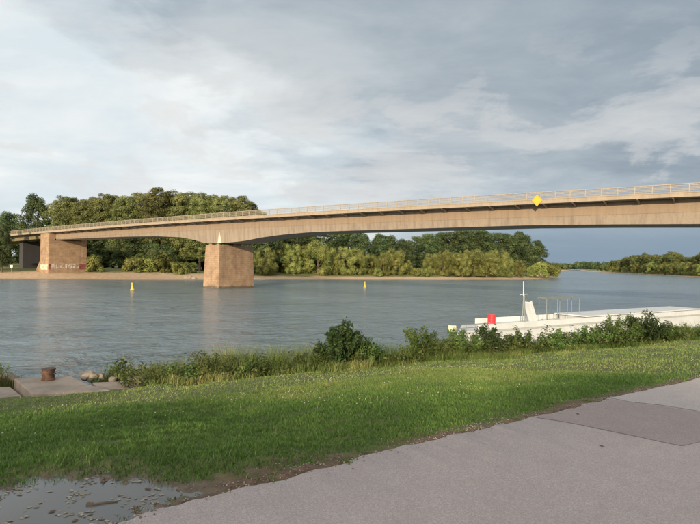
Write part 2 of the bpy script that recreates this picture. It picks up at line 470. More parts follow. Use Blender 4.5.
def patch_sheet(name, pxs, a_px, b_px, mat):
    """sheet whose far side follows the path's edge between two photo points"""
    low = [tuple(on_plane(px, py, PATH_Z + 0.008).xy) for px, py in pxs]
    sa = st(*on_plane(*a_px, PATH_Z).xy)[0]; sb = st(*on_plane(*b_px, PATH_Z).xy)[0]
    ed = [tuple(float(v) for v in xy(q, float(path_edge(q)) - 0.07)) for q in np.linspace(sb, sa, 26)]
    sheet(name, low + ed, PATH_Z + 0.008, mat)
patch_sheet('asphalt_repair', ((536, 417.5), (560, 421), (585, 425.6), (610, 431), (640, 437.0), (660, 441.5), (682, 446), (705, 440.5), (790, 425), (760, 421), (700, 412), (660, 406), (628, 402.2)), (536, 416), (616, 401), M['asphalt_dark'])
patch_sheet('pale_asphalt', ((629, 401.6), (662, 405.2), (702, 411.3), (762, 420.2), (850, 404), (900, 372)), (620, 400.5), (860, 345), M['asphalt_pale'])
# loose dirt washed along the path's edge is part of the meadow's soil material

def mat_still():
    mt, t, b = new_mat('puddle_water'); co = worldco(t)
    b.inputs['Base Color'].default_value = (0.20, 0.205, 0.20, 1); b.inputs['Roughness'].default_value = 0.03
    b.inputs['IOR'].default_value = 1.33; b.inputs['Transmission Weight'].default_value = 0.35
    bump(t, b, t.noise(co, 9, 3), 0.03, 0.01)
    return mt
sheet('puddle', [tuple(p) for p in (PUD + 0.12 * (PUD - PUD.mean(0)) / np.linalg.norm(PUD - PUD.mean(0), axis=1)[:, None])[::-1]], WATER_Z, mat_still())

# ------------------------------------------------------------------ river and far banks
def mat_river():
    mt, t, b = new_mat('river_water'); co = worldco(t)
    b.inputs['Base Color'].default_value = (0.135, 0.19, 0.225, 1)
    b.inputs['IOR'].default_value = 1.45; b.inputs['Specular IOR Level'].default_value = 0.5
    al = t.mapping(co, rot=(0, 0, -math.atan2(UY, UX)), scale=(1, 1, 1))
    p = t.noise(t.mapping(al, scale=(0.012, 0.035, 1)), 1.0, 4, 0.6, 0.6)
    p2 = t.noise(t.mapping(al, scale=(0.10, 0.17, 1), loc=(7, 3, 0)), 1.0, 5, 0.65, 0.8)
    amp = t.ramp(t.math('ADD', t.math('MULTIPLY', p, 0.5), t.math('MULTIPLY', p2, 0.5)), [(0.38, 0.15), (0.50, 0.6), (0.62, 1.5)], 'EASE')
    b.inputs['Roughness'].default_value = 0.19
    w1 = t.noise(t.mapping(al, scale=(0.35, 0.6, 1)), 1.0, 3, 0.5, 0.8)
    w2 = t.noise(t.mapping(al, scale=(1.1, 1.7, 1), loc=(4, 9, 0)), 1.0, 4, 0.55, 0.8)
    w3 = t.noise(t.mapping(al, scale=(4.0, 5.5, 1)), 1.0, 3, 0.6, 0.3)
    h = t.math('ADD', t.math('MULTIPLY', w1, 1.5), t.math('ADD', t.math('MULTIPLY', w2, 0.75), t.math('MULTIPLY', w3, 0.22)))
    h = t.math('MULTIPLY', h, amp)
    bump(t, b, h, 1.0, 0.42)
    return mt
mb = MB(); Rr = 7000
mb.add([(-Rr, 5, 0), (Rr, 5, 0), (Rr, Rr, 0), (-Rr, Rr, 0)], [(0, 1, 2, 3)])
mb.add([(-Rr, -Rr, -0.001), (Rr, -Rr, -0.001), (Rr, 5, -0.001), (-Rr, 5, -0.001)], [(0, 1, 2, 3)])
tag(mb.build('river', mat_river()), kind='structure')
mb = MB(); mb.add([(-Rr, -Rr, -3.2), (Rr, -Rr, -3.2), (Rr, Rr, -3.2), (-Rr, Rr, -3.2)], [(0, 1, 2, 3)])
tag(mb.build('ground', plain('riverbed_mud', (0.12, 0.10, 0.07), 0.9)), kind='structure')

def mat_bank():
    mt, t, b = new_mat('far_bank'); co = worldco(t)
    z = t.sep(co)[2]
    n = t.noise(co, 0.09, 6, 0.65); n2 = t.noise(co, 0.8, 5, 0.6)
    k = t.math('ADD', z, t.math('MULTIPLY', t.math('SUBTRACT', n, 0.5), 2.2))
    sand = t.ramp(n2, [(0.3, (0.38, 0.27, 0.17)), (0.7, (0.54, 0.40, 0.265))])
    grass = t.ramp(n2, [(0.3, (0.09, 0.12, 0.03)), (0.7, (0.21, 0.21, 0.07))])
    k = t.math('SUBTRACT', k, t.ramp(t.math('MULTIPLY_ADD', t.sep(co)[0], -0.01, 0.0), [(0.25, 0.0), (0.6, 1.0)]))
    c = t.mix(t.ramp(t.math('MULTIPLY', k, 0.4), [(0.34, 0.0), (0.56, 1.0)]), sand, grass)
    wet = t.ramp(z, [(0.05, 1.0), (0.35, 0.0)])
    c = t.mix(t.math('MULTIPLY', wet, 0.6), c, (0.13, 0.095, 0.065))
    t.link(c, b.inputs['Base Color']); b.inputs['Roughness'].default_value = 0.95
    bump(t, b, n2, 0.5, 0.3)
    return mt
M['bank'] = mat_bank()
def bank_strip(name, line, prof, side, wobble=1.0):
    """landmass behind a shoreline; prof: (inland offset, z, keep) ; side +1 = land on the left of the line's run"""
    P = []
    for (x0, y0), (x1, y1) in zip(line[:-1], line[1:]):
        n = max(2, int(math.hypot(x1 - x0, y1 - y0) / 6)); n = min(n, 120)
        P += [(x0 + (x1 - x0) * i / n, y0 + (y1 - y0) * i / n) for i in range(n)]
    P.append(line[-1]); P = np.array(P)
    for _ in range(6): P[1:-1] = (P[:-2] + 2 * P[1:-1] + P[2:]) / 4
    d = np.gradient(P, axis=0); d /= np.linalg.norm(d, axis=1)[:, None]
    for _ in range(8): d[1:-1] = (d[:-2] + d[1:-1] + d[2:]) / 3
    nrm = np.stack([-d[:, 1], d[:, 0]], 1) * side
    P = P + nrm * (wobble * (wob(P[:, 0], P[:, 1], 45, 1)[:, None] * 1.6 + wob(P[:, 0], P[:, 1], 12, 2)[:, None] * 0.5))
    rows = []
    for off, z in prof:
        q = P + nrm * off
        zz = z + (0.12 * wob(q[:, 0], q[:, 1], 9, 3) * min(1, abs(z)) if z > 0.2 else 0)
        rows.append(np.concatenate([q, np.full((len(q), 1), 0) + np.reshape(zz * np.ones(len(q)), (-1, 1))], 1))
    V = np.stack(rows, 1); n, k = V.shape[:2]; idx = np.arange(n * k).reshape(n, k)
    Fq = np.stack([idx[:-1, :-1], idx[1:, :-1], idx[1:, 1:], idx[:-1, 1:]], -1).reshape(-1, 4)
    if side < 0: Fq = Fq[:, ::-1]
    return tag(link_mesh(name, np_mesh(name, V.reshape(-1, 3), [Fq], M['bank'], True)), kind='structure')
far_line = [tuple(on_plane(px, py, 0).xy) for px, py in ((-330, 275), (-150, 277.5), (0, 279.2), (45, 279.7), (110, 280), (180, 280.5), (260, 280), (340, 280), (430, 280), (520, 280), (548, 279), (559, 277.5))]
tip = far_line[-1]
far_line += [(tip[0] + 6, tip[1] + 25), (175, 470), (230, 640), (370, 1000), (820, 1990), (1500, 3600)]
bank_strip('far_bank', far_line, [(-14, -1.6), (-4, -0.45), (0, 0.0), (5, 0.45), (11, 1.0), (18, 1.9), (26, 2.6), (45, 2.9), (110, 3.1), (400, 3.2), (1500, 3.2)], 1)
right_line = [(150, 128), (330, 270), (400, 410)] + [tuple(on_plane(px, py, 0).xy) for px, py in ((706, 277.6), (670, 275.8), (640, 274.2), (612, 272.9))]
right_line += [(right_line[-1][0] + 130, right_line[-1][1] + 420), (right_line[-1][0] + 320, right_line[-1][1] + 880), (1150, 1995), (1900, 3500)]
bank_strip('distant_bank', right_line, [(-14, -1.6), (-4, -0.45), (0, 0.0), (6, 0.6), (16, 1.3), (30, 2.2), (90, 3.0), (500, 3.2), (2500, 3.2)], -1)

# ------------------------------------------------------------------ trees
def unit(v): return v / np.maximum(np.linalg.norm(v, axis=-1, keepdims=True), 1e-6)
def leaf_quads(P, nrm, size, tint, rg, aspect=0.62):
    n = len(P)
    a = unit(np.cross(nrm, rg.normal(size=(n, 3)))); b = np.cross(nrm, a)
    L = (np.asarray(size) * rg.uniform(0.65, 1.35, n))[:, None]
    V = np.stack([P - a * L * 0.5, P + b * L * 0.5 * aspect + nrm * L * 0.08, P + a * L * 0.5, P - b * L * 0.5 * aspect + nrm * L * 0.08], 1)
    Fq = np.arange(n * 4).reshape(n, 4)
    return V.reshape(-1, 3), Fq, tint
def crown_mesh(name, mat, seed, H, Rad, base, prof, nlobe, per, lobe_r, leaf, droop=0.0, fill=0.35):
    rg = np.random.default_rng(seed)
    hs = np.array([p[0] for p in prof]); rs = np.array([p[1] for p in prof])
    Ps, Ns, Ts = [], [], []
    for i in range(nlobe):
        w = rg.uniform(0, 1)
        h = np.interp(w, np.cumsum(np.concatenate([[0], (rs[1:] + rs[:-1]) / 2 * np.diff(hs)])) / np.sum((rs[1:] + rs[:-1]) / 2 * np.diff(hs)), hs)
        r = np.interp(h, hs, rs) * Rad * (1 + 0.16 * rg.normal())
        rr = r * (rg.uniform(fill, 1) ** 0.5); th = rg.uniform(0, 2 * math.pi)
        c = np.array([rr * math.cos(th), rr * math.sin(th), base + h * (H - base)])
        lr = lobe_r * rg.uniform(0.55, 1.35)
        n = int(per * (lr / lobe_r) ** 2)
        d = unit(rg.normal(size=(n, 3)))
        d[:, 2] = np.where(rg.uniform(size=n) < 0.6, np.abs(d[:, 2]), d[:, 2])
        k = rg.uniform(0.55, 1.08, n)
        p = c + d * (lr * k)[:, None] * np.array([1, 1, 0.85 + droop])
        if droop: p[:, 2] -= droop * lr * rg.uniform(0, 1.2, n) ** 1.5
        Ps.append(p); Ns.append(unit(d * 1.0 + rg.normal(size=(n, 3)) * 0.4 + np.array([0, 0, 0.15])))
        Ts.append(np.clip(0.45 + 0.22 * rg.normal() + 0.16 * rg.normal(size=n), 0, 1))
    P = np.concatenate(Ps); keep = P[:, 2] > base * 0.5
    V, Fq, Tt = leaf_quads(P[keep], np.concatenate(Ns)[keep], leaf, np.concatenate(Ts)[keep], rg)
    return np_mesh(name, V, [Fq], mat, False, [Tt])
def trunk_mesh(name, seed, H, r0, base, Rad, limbs=7):
    rg = random.Random(seed); mb = MB()
    pts = [(0, 0, -1.0)] + [(rg.uniform(-.02, .02) * H * k, rg.uniform(-.02, .02) * H * k, H * 0.86 * k) for k in (0.05, 0.2, 0.4, 0.6, 0.8, 1)]
    rad = [r0 * 1.4, r0 * 1.15, r0, r0 * 0.78, r0 * 0.55, r0 * 0.33, r0 * 0.12]
    mb.tube(pts, rad, 8)
    for i in range(limbs):
        k = rg.uniform(0.18, 0.75); z = H * 0.86 * k; th = rg.uniform(0, 6.28); L = Rad * rg.uniform(0.5, 0.85)
        px = np.interp(z, [p[2] for p in pts], [p[0] for p in pts]); py = np.interp(z, [p[2] for p in pts], [p[1] for p in pts])
        q = [(px, py, z), (px + L * .45 * math.cos(th), py + L * .45 * math.sin(th), z + L * .45), (px + L * math.cos(th + .2), py + L * math.sin(th + .2), z + L * 1.05)]
        mb.tube(q, [r0 * (0.55 - 0.4 * k), r0 * 0.25, r0 * 0.07], 5)
    return mb.mesh(name, M['bark'])

KINDS = {}
def make_kind(kind, n, H, Rad, base, prof, mat, nlobe, per, lobe_r, leaf, droop=0.0, r0=0.35, fill=0.35):
    KINDS[kind] = (H, [(crown_mesh(kind + '_crown', mat, 100 + 17 * i + len(KINDS) * 5, H * (0.97 + .02 * (i - 1)), Rad, base, prof, nlobe, per, lobe_r, leaf, droop, fill),
                        trunk_mesh(kind + '_trunk', 40 + i, H, r0, base, Rad)) for i in range(n)])
POP = [(0, .6), (.1, .88), (.35, 1.0), (.6, 1.0), (.8, .86), (.92, .62), (.97, .3)]
ROUND = [(0, .6), (.15, .92), (.4, 1.0), (.65, .9), (.85, .6), (1, .2)]
DOME = [(0, .8), (.12, 1.0), (.4, 1.0), (.65, .95), (.82, .74), (.93, .45)]
make_kind('poplar', 4, 33, 5.2, 5.0, POP, M['poplar'], 240, 210, 1.6, 0.44, r0=0.5, fill=0.5)
make_kind('willow', 5, 13, 4.7, 0.4, DOME, M['willow'], 80, 300, 1.3, 0.34, droop=0.25, r0=0.35, fill=0.55)
make_kind('broadleaf', 4, 19, 5.8, 1.5, ROUND, M['broad'], 120, 240, 1.7, 0.46, r0=0.45)
make_kind('mixed', 4, 19, 5.8, 1.5, ROUND, M['mixed'], 90, 120, 1.8, 0.75, r0=0.45)
make_kind('bush', 3, 4.5, 2.6, 0.1, ROUND, M['willow'], 34, 130, 0.8, 0.36, droop=0.3, r0=0.1)

def tree(kind, name, loc, height, label, group, wide=1.0, var=None, cat='tree'):
    H, vs_ = KINDS[kind]; cm, tm = vs_[R.randrange(len(vs_)) if var is None else var % len(vs_)]
    r = empty(name, loc, R.uniform(0, 6.28)); k = height / H
    r.scale = (k * wide, k * wide * R.uniform(0.92, 1.08), k)
    tag(r, label, cat, group)
    link_mesh('crown', cm, r); link_mesh('trunk', tm, r)
    return r
FBZ = 2.6
def tree_px(kind, name, px, top, depth, label, group, wide=1.0, z=FBZ, cat='tree', jitter=0.0):
    p = at_depth(px, 262, depth); h = at_depth(px, top, depth).z - z
    return tree(kind, name, (p.x, p.y, z - 0.15), h * (1 + R.uniform(-jitter, jitter)), label, group, wide, cat=cat)

L_POP = 'tall poplar of the dense row rising above the bridge deck on the far bank'
for px, top, d in ((62, 196, 246), (72, 194, 252), (83, 195, 243), (94, 193, 256), (104, 193, 246), (114, 192, 250), (125, 191, 240), (136, 189, 252), (147, 188, 243), (158, 188, 238), (168, 189, 248), (179, 190, 239), (190, 189, 246), (200, 190, 238), (210, 191, 244), (220, 192, 238), (230, 194, 246), (240, 197, 241), (249, 201, 246), (256, 206, 243)):
    tree_px('poplar', 'poplar_tree', px + R.uniform(-1.5, 1.5), top + R.uniform(0, 2.0), d, L_POP, 'poplars behind the bridge', 0.98)
tree_px('broadleaf', 'broadleaf_tree', 35, 195.5, 262, 'lone rounded tree rising over the left approach of the bridge', None, 0.72)
tree_px('broadleaf', 'broadleaf_tree', 10, 213, 268, 'low spreading tree behind the bridge approach beside the lone rounded tree', None, 1.0)
tree_px('broadleaf', 'broadleaf_tree', 2, 226, 186, 'dark tree in front of the bridge approach at the sandy shore', None, 0.62)
tree_px('broadleaf', 'broadleaf_tree', -10, 222, 190, 'dark tree in front of the bridge approach hugging its darker neighbour', None, 0.8)
L_UND = 'dark broadleaf tree of the shaded wood seen under the bridge, behind the pale willows'
G_UND = 'dark wood behind the willows'
und = [(px, R.uniform(219, 228), R.uniform(236, 262)) for px in range(78, 262, 14)]
und += [(268, 222, 250), (281, 226, 258), (295, 226, 262), (309, 231, 266), (322, 229, 268), (336, 230, 275), (350, 231, 278), (364, 232, 282), (378, 233, 288), (392, 236, 292), (403, 241, 300), (416, 238, 318), (427, 235, 322), (438, 233, 326), (450, 233, 330), (461, 232, 334), (472, 234, 338), (484, 233, 342), (495, 234, 346), (506, 233, 350), (517, 233, 352), (526, 236, 358), (534, 242, 362)]
for px, top, d in und:
    tree_px('broadleaf', 'broadleaf_tree', px + R.uniform(-3, 3), top + R.uniform(-1.5, 1.5), d, L_UND, G_UND, 1.08 if px > 262 else 1.2)
L_WIL = 'pale rounded willow at the edge of the far bank'
G_WIL = 'willows along the far bank'
def shore_depth(px):
    xs = [c[0] / c[1] * F_PX + CX for c in far_line[:12]]; return float(np.interp(px, xs, [c[1] for c in far_line[:12]]))
for px, top, off, w in ((266, 243, 22, 1.1), (278, 239, 24, 1.0), (292, 240, 20, 1.0), (305, 242, 26, 0.9), (318, 237, 20, 1.0), (331, 244, 26, 0.9), (344, 241, 20, 1.05), (357, 243, 22, 0.95), (371, 249, 20, 0.9), (384, 252, 24, 0.85), (395, 247, 18, 1.0), (408, 255, 22, 0.9), (432, 250, 22, 1.0), (443, 247, 16, 1.0), (452, 247, 20, 1.0), (463, 249, 16, 1.0), (475, 248, 20, 1.05), (487, 248, 16, 1.05), (498, 248, 20, 1.0), (508, 252, 20, 0.9), (519, 254, 18, 0.9), (531, 260, 16, 0.9)):
    tree_px('willow', 'willow_tree', px, top + 2 + R.uniform(-2.0, 3.0), shore_depth(px) + off + R.uniform(-6, 8), L_WIL + (' beyond the gap in the wood' if px > 420 else ', near the river pier'), G_WIL + (' on the spit' if px > 420 else ''), w * R.uniform(0.74, 0.98), 1.7)
L_BUS = 'low pale bush right beside the graffiti pier on the sandy far shore'
L_B2 = 'low pale bush behind the sandy far shore, between the two stone piers'
L_B3 = 'low pale bush on the tip of the wooded spit'
L_B4 = 'low pale bush at the foot of the willows on the far bank'
for px, top, off, w in ((94, 255, 22, 0.9), (134, 258, 22, 1.1), (146, 254, 24, 1.1), (158, 250, 26, 1.0), (168, 256, 24, 1.1), (179, 262, 20, 1.1), (190, 262, 24, 1.0), (540, 262, 10, 1.0), (549, 261, 8, 1.0), (555, 265, 7, 0.8), (416, 268, 16, 1.0), (425, 267, 16, 1.1), (262, 268, 16, 1.1), (378, 268, 15, 1.0)):
    tree_px('bush', 'bush', px, top, shore_depth(px) + off, L_BUS if px < 100 else (L_B2 if px < 200 else (L_B3 if px > 530 else L_B4)), 'bushes on the far shore', w, 1.5, cat='bush')
# trees of the distant bank past the bend
def right_depth(px):
    pts = [(c[0] / c[1] * F_PX + CX, c[1]) for c in right_line[3:8]]; pts.sort()
    return float(np.interp(px, [p[0] for p in pts], [p[1] for p in pts]))
L_RB = 'rounded tree in the row on the distant bank past the river bend'
for i in range(34):
    px = 598 + i * 3.6; dep = right_depth(px) + R.uniform(35, 80)
    top = np.interp(px, [598, 610, 622, 634, 650, 662, 672, 682, 690, 700, 720], [266, 262, 257.5, 255, 254, 255, 252, 253, 258, 252, 252]) + R.uniform(-1.2, 2.2)
    tree_px(('poplar', 'mixed')[i % 2], 'broadleaf_tree', px, top, dep, L_RB, 'trees on the distant bank', 1.35 if i % 2 == 0 else 1.0, 2.5)
L_RW = 'pale willow in front of the taller trees on the distant bank past the river bend'
for i in range(17):
    px = 606 + i * 6.6 + R.uniform(-1, 1); dep = right_depth(px) + R.uniform(22, 32)
    top = np.interp(px, [604, 640, 700], [268, 263, 262]) + R.uniform(-1.5, 1.5)
    tree_px('willow', 'willow_tree', px, top, dep, L_RW, 'willows on the distant bank', 1.2, 2.0)
# far wood that closes the river: one mass
def far_wood():
    rg = np.random.default_rng(5); Ps, Ns, Ts = [], [], []
    for i in range(230):
        px = rg.uniform(540, 632); p = at_depth(px, 268, rg.uniform(1850, 2050))
        hgt = rg.uniform(16, 28) * (0.75 if px < 575 else 1); w = rg.uniform(6, 10); n = 90
        d = unit(rg.normal(size=(n, 3)))
        Ps.append(np.array([p.x, p.y, 3]) + np.array([0, 0, hgt * .55]) + d * np.array([w, w, hgt * .5])); Ns.append(unit(d + rg.normal(size=(n, 3)) * .4))
        Ts.append(np.full(n, rg.uniform(0.1, 0.9)))
    V, Fq, Tt = leaf_quads(np.concatenate(Ps), np.concatenate(Ns), 4.5, np.concatenate(Ts), rg)
    tag(link_mesh('distant_wood', np_mesh('distant_wood', V, [Fq], M['broad'], False, [Tt])), 'hazy far-off wood closing the river behind the bend', 'wood', None, 'stuff')
far_wood()
# unseen trees added behind the path to shade it and the near lawn
for i in range(66):
    x, y = -52 + (i % 33) * 3.3 + R.uniform(-0.6, 0.6) + (1.6 if i > 32 else 0), (-32 if i < 33 else -37.5) + R.uniform(-0.6, 0.6)
    tree('broadleaf', 'shade_tree', (x, y, PATH_Z - 0.1), (7.75 if i < 33 else 8.7) + R.uniform(-0.12, 0.12), 'broad unseen tree in the double row added behind the path to shade it', 'shade trees added behind the path', 1.5)

# ------------------------------------------------------------------ bridge
P0 = on_plane(219, 288.5, 0)
C = Vector((0.806, -0.592)); C.normalize()
brz = math.atan2(C.y, C.x)
bridge = tag(empty('bridge', (P0.x, P0.y, 0), brz), 'long tan concrete girder road bridge on stone piers crossing the river', 'bridge')
def z_fascia(q): return 17.55 - 7.1e-5 * (q - 60) ** 2          # underside of the edge beam
SOF = [(-86, 6.75), (-66, 6.95), (-43, 7.05), (-28, 6.95), (-16.5, 6.45), (-11, 5.7), (-6.3, 4.75), (0.3, 4.75), (8, 5.15), (15, 6.0), (22, 6.6), (30, 6.98), (40, 7.1), (79, 7.2), (92, 7.0), (105, 6.7), (120, 6.1), (135, 5.3), (149.7, 4.75), (156.3, 4.75), (170, 5.8), (190, 6.9), (230, 7.05)]
def z_soffit(q): return EYE + float(np.interp(q, [a for a, _ in SOF], [b for _, b in SOF])) - 7.1e-5 * min(0, (q + 30)) ** 2 * 0.4
BW = 9.0                                                         # box width
qs = [q for q in np.arange(-97, 230.1, 2.0)]
qm = [q for q in qs if q >= -95.5]
def loft(name, secs, mat, closed=True, smooth=False):
    mb = MB(); n = len(secs[0]); vs_ = [p for s_ in secs for p in s_]; fs = []
    for i in range(len(secs) - 1):
        for k in range(n if closed else n - 1):
            fs.append((i * n + k, (i + 1) * n + k, (i + 1) * n + (k + 1) % n, i * n + (k + 1) % n))
    mb.add(vs_, fs, smooth)
    mb.add(secs[0], [tuple(range(n))]); mb.add(secs[-1], [tuple(range(n))[::-1]])
    return mb.build(name, mat, bridge)
# upper web: constant depth band; lower web: haunched, set a little back
UPD = 1.95
loft('upper_girder', [[(q, 0, z_fascia(q) - 0.02), (q, 0, z_fascia(q) - UPD), (q, BW, z_fascia(q) - UPD), (q, BW, z_fascia(q) - 0.02)] for q in qm], M['girder'])
loft('lower_girder', [[(q, 0.06, z_fascia(q) - UPD - 0.004), (q, 0.30, z_soffit(q)), (q, BW - 0.30, z_soffit(q)), (q, BW - 0.06, z_fascia(q) - UPD - 0.004)] for q in qm], M['girder_low'])
OV = 2.6
qd = [q for q in np.arange(-230, 230.1, 2.5)]
loft('deck_slab', [[(q, -OV + 0.25, z_fascia(q) + 0.15), (q, 0, z_fascia(q) + 0.03), (q, BW, z_fascia(q) + 0.03), (q, BW + OV - 0.25, z_fascia(q) + 0.15), (q, BW + OV - 0.25, z_fascia(q) + 0.55), (q, -OV + 0.25, z_fascia(q) + 0.55)] for q in qd], M['bracket'])
for sgn in (0, 1):
    def yy(w): return w if sgn == 0 else BW - w
    secs = [[(q, yy(-OV), z_fascia(q)), (q, yy(-OV + 0.26), z_fascia(q)), (q, yy(-OV + 0.26), z_fascia(q) + 0.75), (q, yy(-OV - 0.06), z_fascia(q) + 0.75), (q, yy(-OV - 0.06), z_fascia(q) + 0.6), (q, yy(-OV), z_fascia(q) + 0.6)] for q in qd]
    if sgn: secs = [s_[::-1] for s_ in secs]
    loft('edge_beam', secs, M['fascia'])
    for zz, r in ((0.98, 0.05), (1.2, 0.05), (1.42, 0.05), (1.63, 0.05), (1.85, 0.08)):
        mb = MB(); y = yy(-OV + 0.1)
        mb.tube([(q, y, z_fascia(q) + zz) for q in qd], r, 5); mb.build('handrail', M['rail'], bridge)
pm = MB(); pm.box((-0.05, -0.05, 0), (0.05, 0.05, 1.14)); pmesh = pm.mesh('railing_post', M['rail'])
for q in np.arange(-150, 135, 2.3):
    link_mesh('railing_post', pmesh, bridge, (q, -OV + 0.1, z_fascia(q) + 0.74))
bm_ = MB()
bm_.hexa([(-0.1, -OV + 0.3, -0.12), (0.1, -OV + 0.3, -0.12), (0.1, -0.004, -0.62), (-0.1, -0.004, -0.62), (-0.1, -OV + 0.3, 0.12), (0.1, -OV + 0.3, 0.12), (0.1, -0.004, 0.02), (-0.1, -0.004, 0.02)])
brm = bm_.mesh('bracket', M['bracket'])
for q in np.arange(-87.6, 135, 4.6):
    link_mesh('bracket', brm, bridge, (q, 0, z_fascia(q)))
# piers
def pier(q0, q1, w0, w1, z0, z1, batter, name='pier', extra=None):
    mb = MB(); b = batter
    mb.hexa([(q0 - b, w0 - b, z0), (q1 + b, w0 - b, z0), (q1 + b, w1 + b, z0), (q0 - b, w1 + b, z0), (q0, w0, z1), (q1, w0, z1), (q1, w1, z1), (q0, w1, z1)])
    if extra: extra(mb)
    o = mb.build(name, M['stone'], bridge); bevel(o, 0.12, 2); return o
zt = EYE + 4.75 - 0.45
pr = pier(-5.4, 0.1, -0.25, 11.6, -3.2, zt, 0.42)
tag(pr, 'stone block pier standing in the river')
for qx in (-4.6, -1.6):
    for wx in (1.2, BW - 1.2):
        mb = MB(); mb.box((qx - 0.5, wx - 0.5, zt - 0.02), (qx + 0.5, wx + 0.5, EYE + 4.75 + 0.03)); mb.build('bearing', M['bracket'], bridge)
mb = MB()   # wedge on the web over the pier, sunlit brightness painted into its colour
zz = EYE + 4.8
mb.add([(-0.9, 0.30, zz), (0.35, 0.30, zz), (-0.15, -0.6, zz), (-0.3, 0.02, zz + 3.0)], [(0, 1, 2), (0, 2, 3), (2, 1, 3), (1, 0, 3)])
mb.build('stiffener', mat_concrete('sunlit_stiffener_concrete', (0.68, 0.62, 0.53), (0.5, 0.44, 0.36), 0.3), bridge)
pr = pier(149.8, 156.2, -0.25, 10.0, 1.0, zt, 0.3); tag(pr, 'stone block pier on the near bank')
QL = -88.0
zs = z_soffit(-86) - 0.25
def cheek(mb):
    for a, b in ((-2.3, -0.12), (BW + 0.12, BW + 2.3)):
        mb.box((QL - 6.4, a, zs + 0.004), (QL + 0.0, b, z_fascia(QL) - 0.01))
    mb.hexa([(QL - 10.5, -2.25, 1.5), (QL - 6.3, -2.25, 1.5), (QL - 6.3, BW + 2, 1.5), (QL - 10.5, BW + 2, 1.5), (QL - 6.9, -2.25, 5.9), (QL - 6.3, -2.25, 5.9), (QL - 6.3, BW + 2, 5.9), (QL - 6.9, BW + 2, 5.9)])
lp = pier(QL - 6.4, QL, -2.3, BW + 2.3, 1.0, zs, 0.12, extra=cheek)
tag(lp, 'stone pier on the sandy far shore with graffiti along its foot')
# painted lettering along the foot of the shore pier (unreadable block letters)
gw = plain('spray_paint_white', (0.50, 0.46, 0.42), 0.7, 0, 0.4, 1.6); gr = plain('spray_paint_red', (0.20, 0.06, 0.05), 0.7, 0, 0.4, 1.6); gd = plain('spray_paint_dark', (0.17, 0.125, 0.09), 0.6)
def facebox(mb, w0, z0_, w1, z1_, d):
    def Q(z): return QL + 0.12 * (zs - z) / (zs - 1.0) + d
    mb.add([(Q(z0_), w0, z0_), (Q(z0_), w1, z0_), (Q(z1_), w1, z1_), (Q(z1_), w0, z1_)], [(0, 1, 2, 3)])
GZ = 3.15
for a_, b_ in ((8.6, 11.0), (-2.25, -1.6)):
    mb = MB(); facebox(mb, a_, GZ - 0.1, b_, GZ + 1.9, 0.018); mb.build('graffiti_red', gr, lp)
GLY = {'H': ['1.1', '1.1', '111', '1.1', '1.1'], 'W': ['1.1', '1.1', '1.1', '111', '111'], 'C': ['111', '1..', '1..', '1..', '111'], 'I': ['.1.', '.1.', '.1.', '.1.', '.1.'], 'O': ['111', '1.1', '1.1', '1.1', '111'], 'Z': ['111', '..1', '.1.', '1..', '111']}
wc = -1.25
GW = {'a': [(0, 0, .3, 1), (.3, .7, .62, 1), (.6, 0, .95, .8), (.3, .3, .6, .5)], 'b': [(0, .1, .25, 1), (.2, 0, .5, .3), (.4, .15, .6, .7), (.55, 0, .8, .3), (.75, .1, 1, 1)],
      'c': [(0, .1, .35, .9), (.25, .7, .95, 1), (.25, 0, .95, .28)], 'd': [(.3, 0, .65, 1), (.1, .8, .85, 1)], 'e': [(0, .15, .32, .85), (.2, .74, .8, 1), (.68, .15, 1, .85), (.2, 0, .8, .26)],
      'f': [(.05, .78, 1, 1), (.55, .5, .9, .78), (.25, .25, .65, .52), (0, 0, 1, .26)]}
for i, ch in enumerate('abcdef'):
    mb = MB(); k = R.uniform(0.85, 1.15); sl_ = R.uniform(-0.12, 0.18); dz_ = R.uniform(-0.1, 0.15)
    for j, (a0, b0, a1, b1) in enumerate(GW[ch]):
        facebox(mb, wc + a0 * 1.25 + sl_ * b0, GZ + 0.18 + dz_ + b0 * 1.55 * k, wc + a1 * 1.25 + sl_ * b1, GZ + 0.18 + dz_ + b1 * 1.55 * k, 0.028 + 0.004 * j)
    mb.build('graffiti_letter', gw, lp)
    wc += 1.45
mb = MB(); facebox(mb, 7.5, GZ + 0.5, 8.5, GZ + 1.1, 0.028); mb.build('graffiti_stroke', gw, lp)
mb = MB()
mb.add([(QL - 6.0, -2.37 - 0.06, 2.9), (QL - 0.4, -2.37 - 0.06, 2.9), (QL - 0.4, -2.345 - 0.05, 4.7), (QL - 6.0, -2.345 - 0.05, 4.7)], [(0, 1, 2, 3)])
mb.build('graffiti_patch', plain('spray_paint_cream', (0.62, 0.52, 0.38), 0.7, 0, 0.35, 1.2), lp)
# left approach: shallow plate girders on a wall pier
mb = MB()
for w0 in (0.2, 4.2, BW - 0.6): mb.hexa([(-230, w0, z_fascia(-230) - 1.6), (QL - 6.6, w0, z_fascia(QL - 6) - 1.6), (QL - 6.6, w0 + 0.4, z_fascia(QL - 6) - 1.6), (-230, w0 + 0.4, z_fascia(-230) - 1.6), (-230, w0, z_fascia(-230) + 0.02), (QL - 6.6, w0, z_fascia(QL - 6) + 0.02), (QL - 6.6, w0 + 0.4, z_fascia(QL - 6) + 0.02), (-230, w0 + 0.4, z_fascia(-230) + 0.02)])
mb.build('approach_girder', plain('approach_paint', (0.20, 0.165, 0.09), 0.6), bridge)
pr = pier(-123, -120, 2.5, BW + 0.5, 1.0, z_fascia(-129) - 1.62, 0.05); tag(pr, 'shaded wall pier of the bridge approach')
pr.data.materials[0] = mat_concrete('shade_dark_concrete', (0.045, 0.045, 0.05), (0.03, 0.03, 0.034), 0.4)  # shade under the approach deck is put into this near-black colour
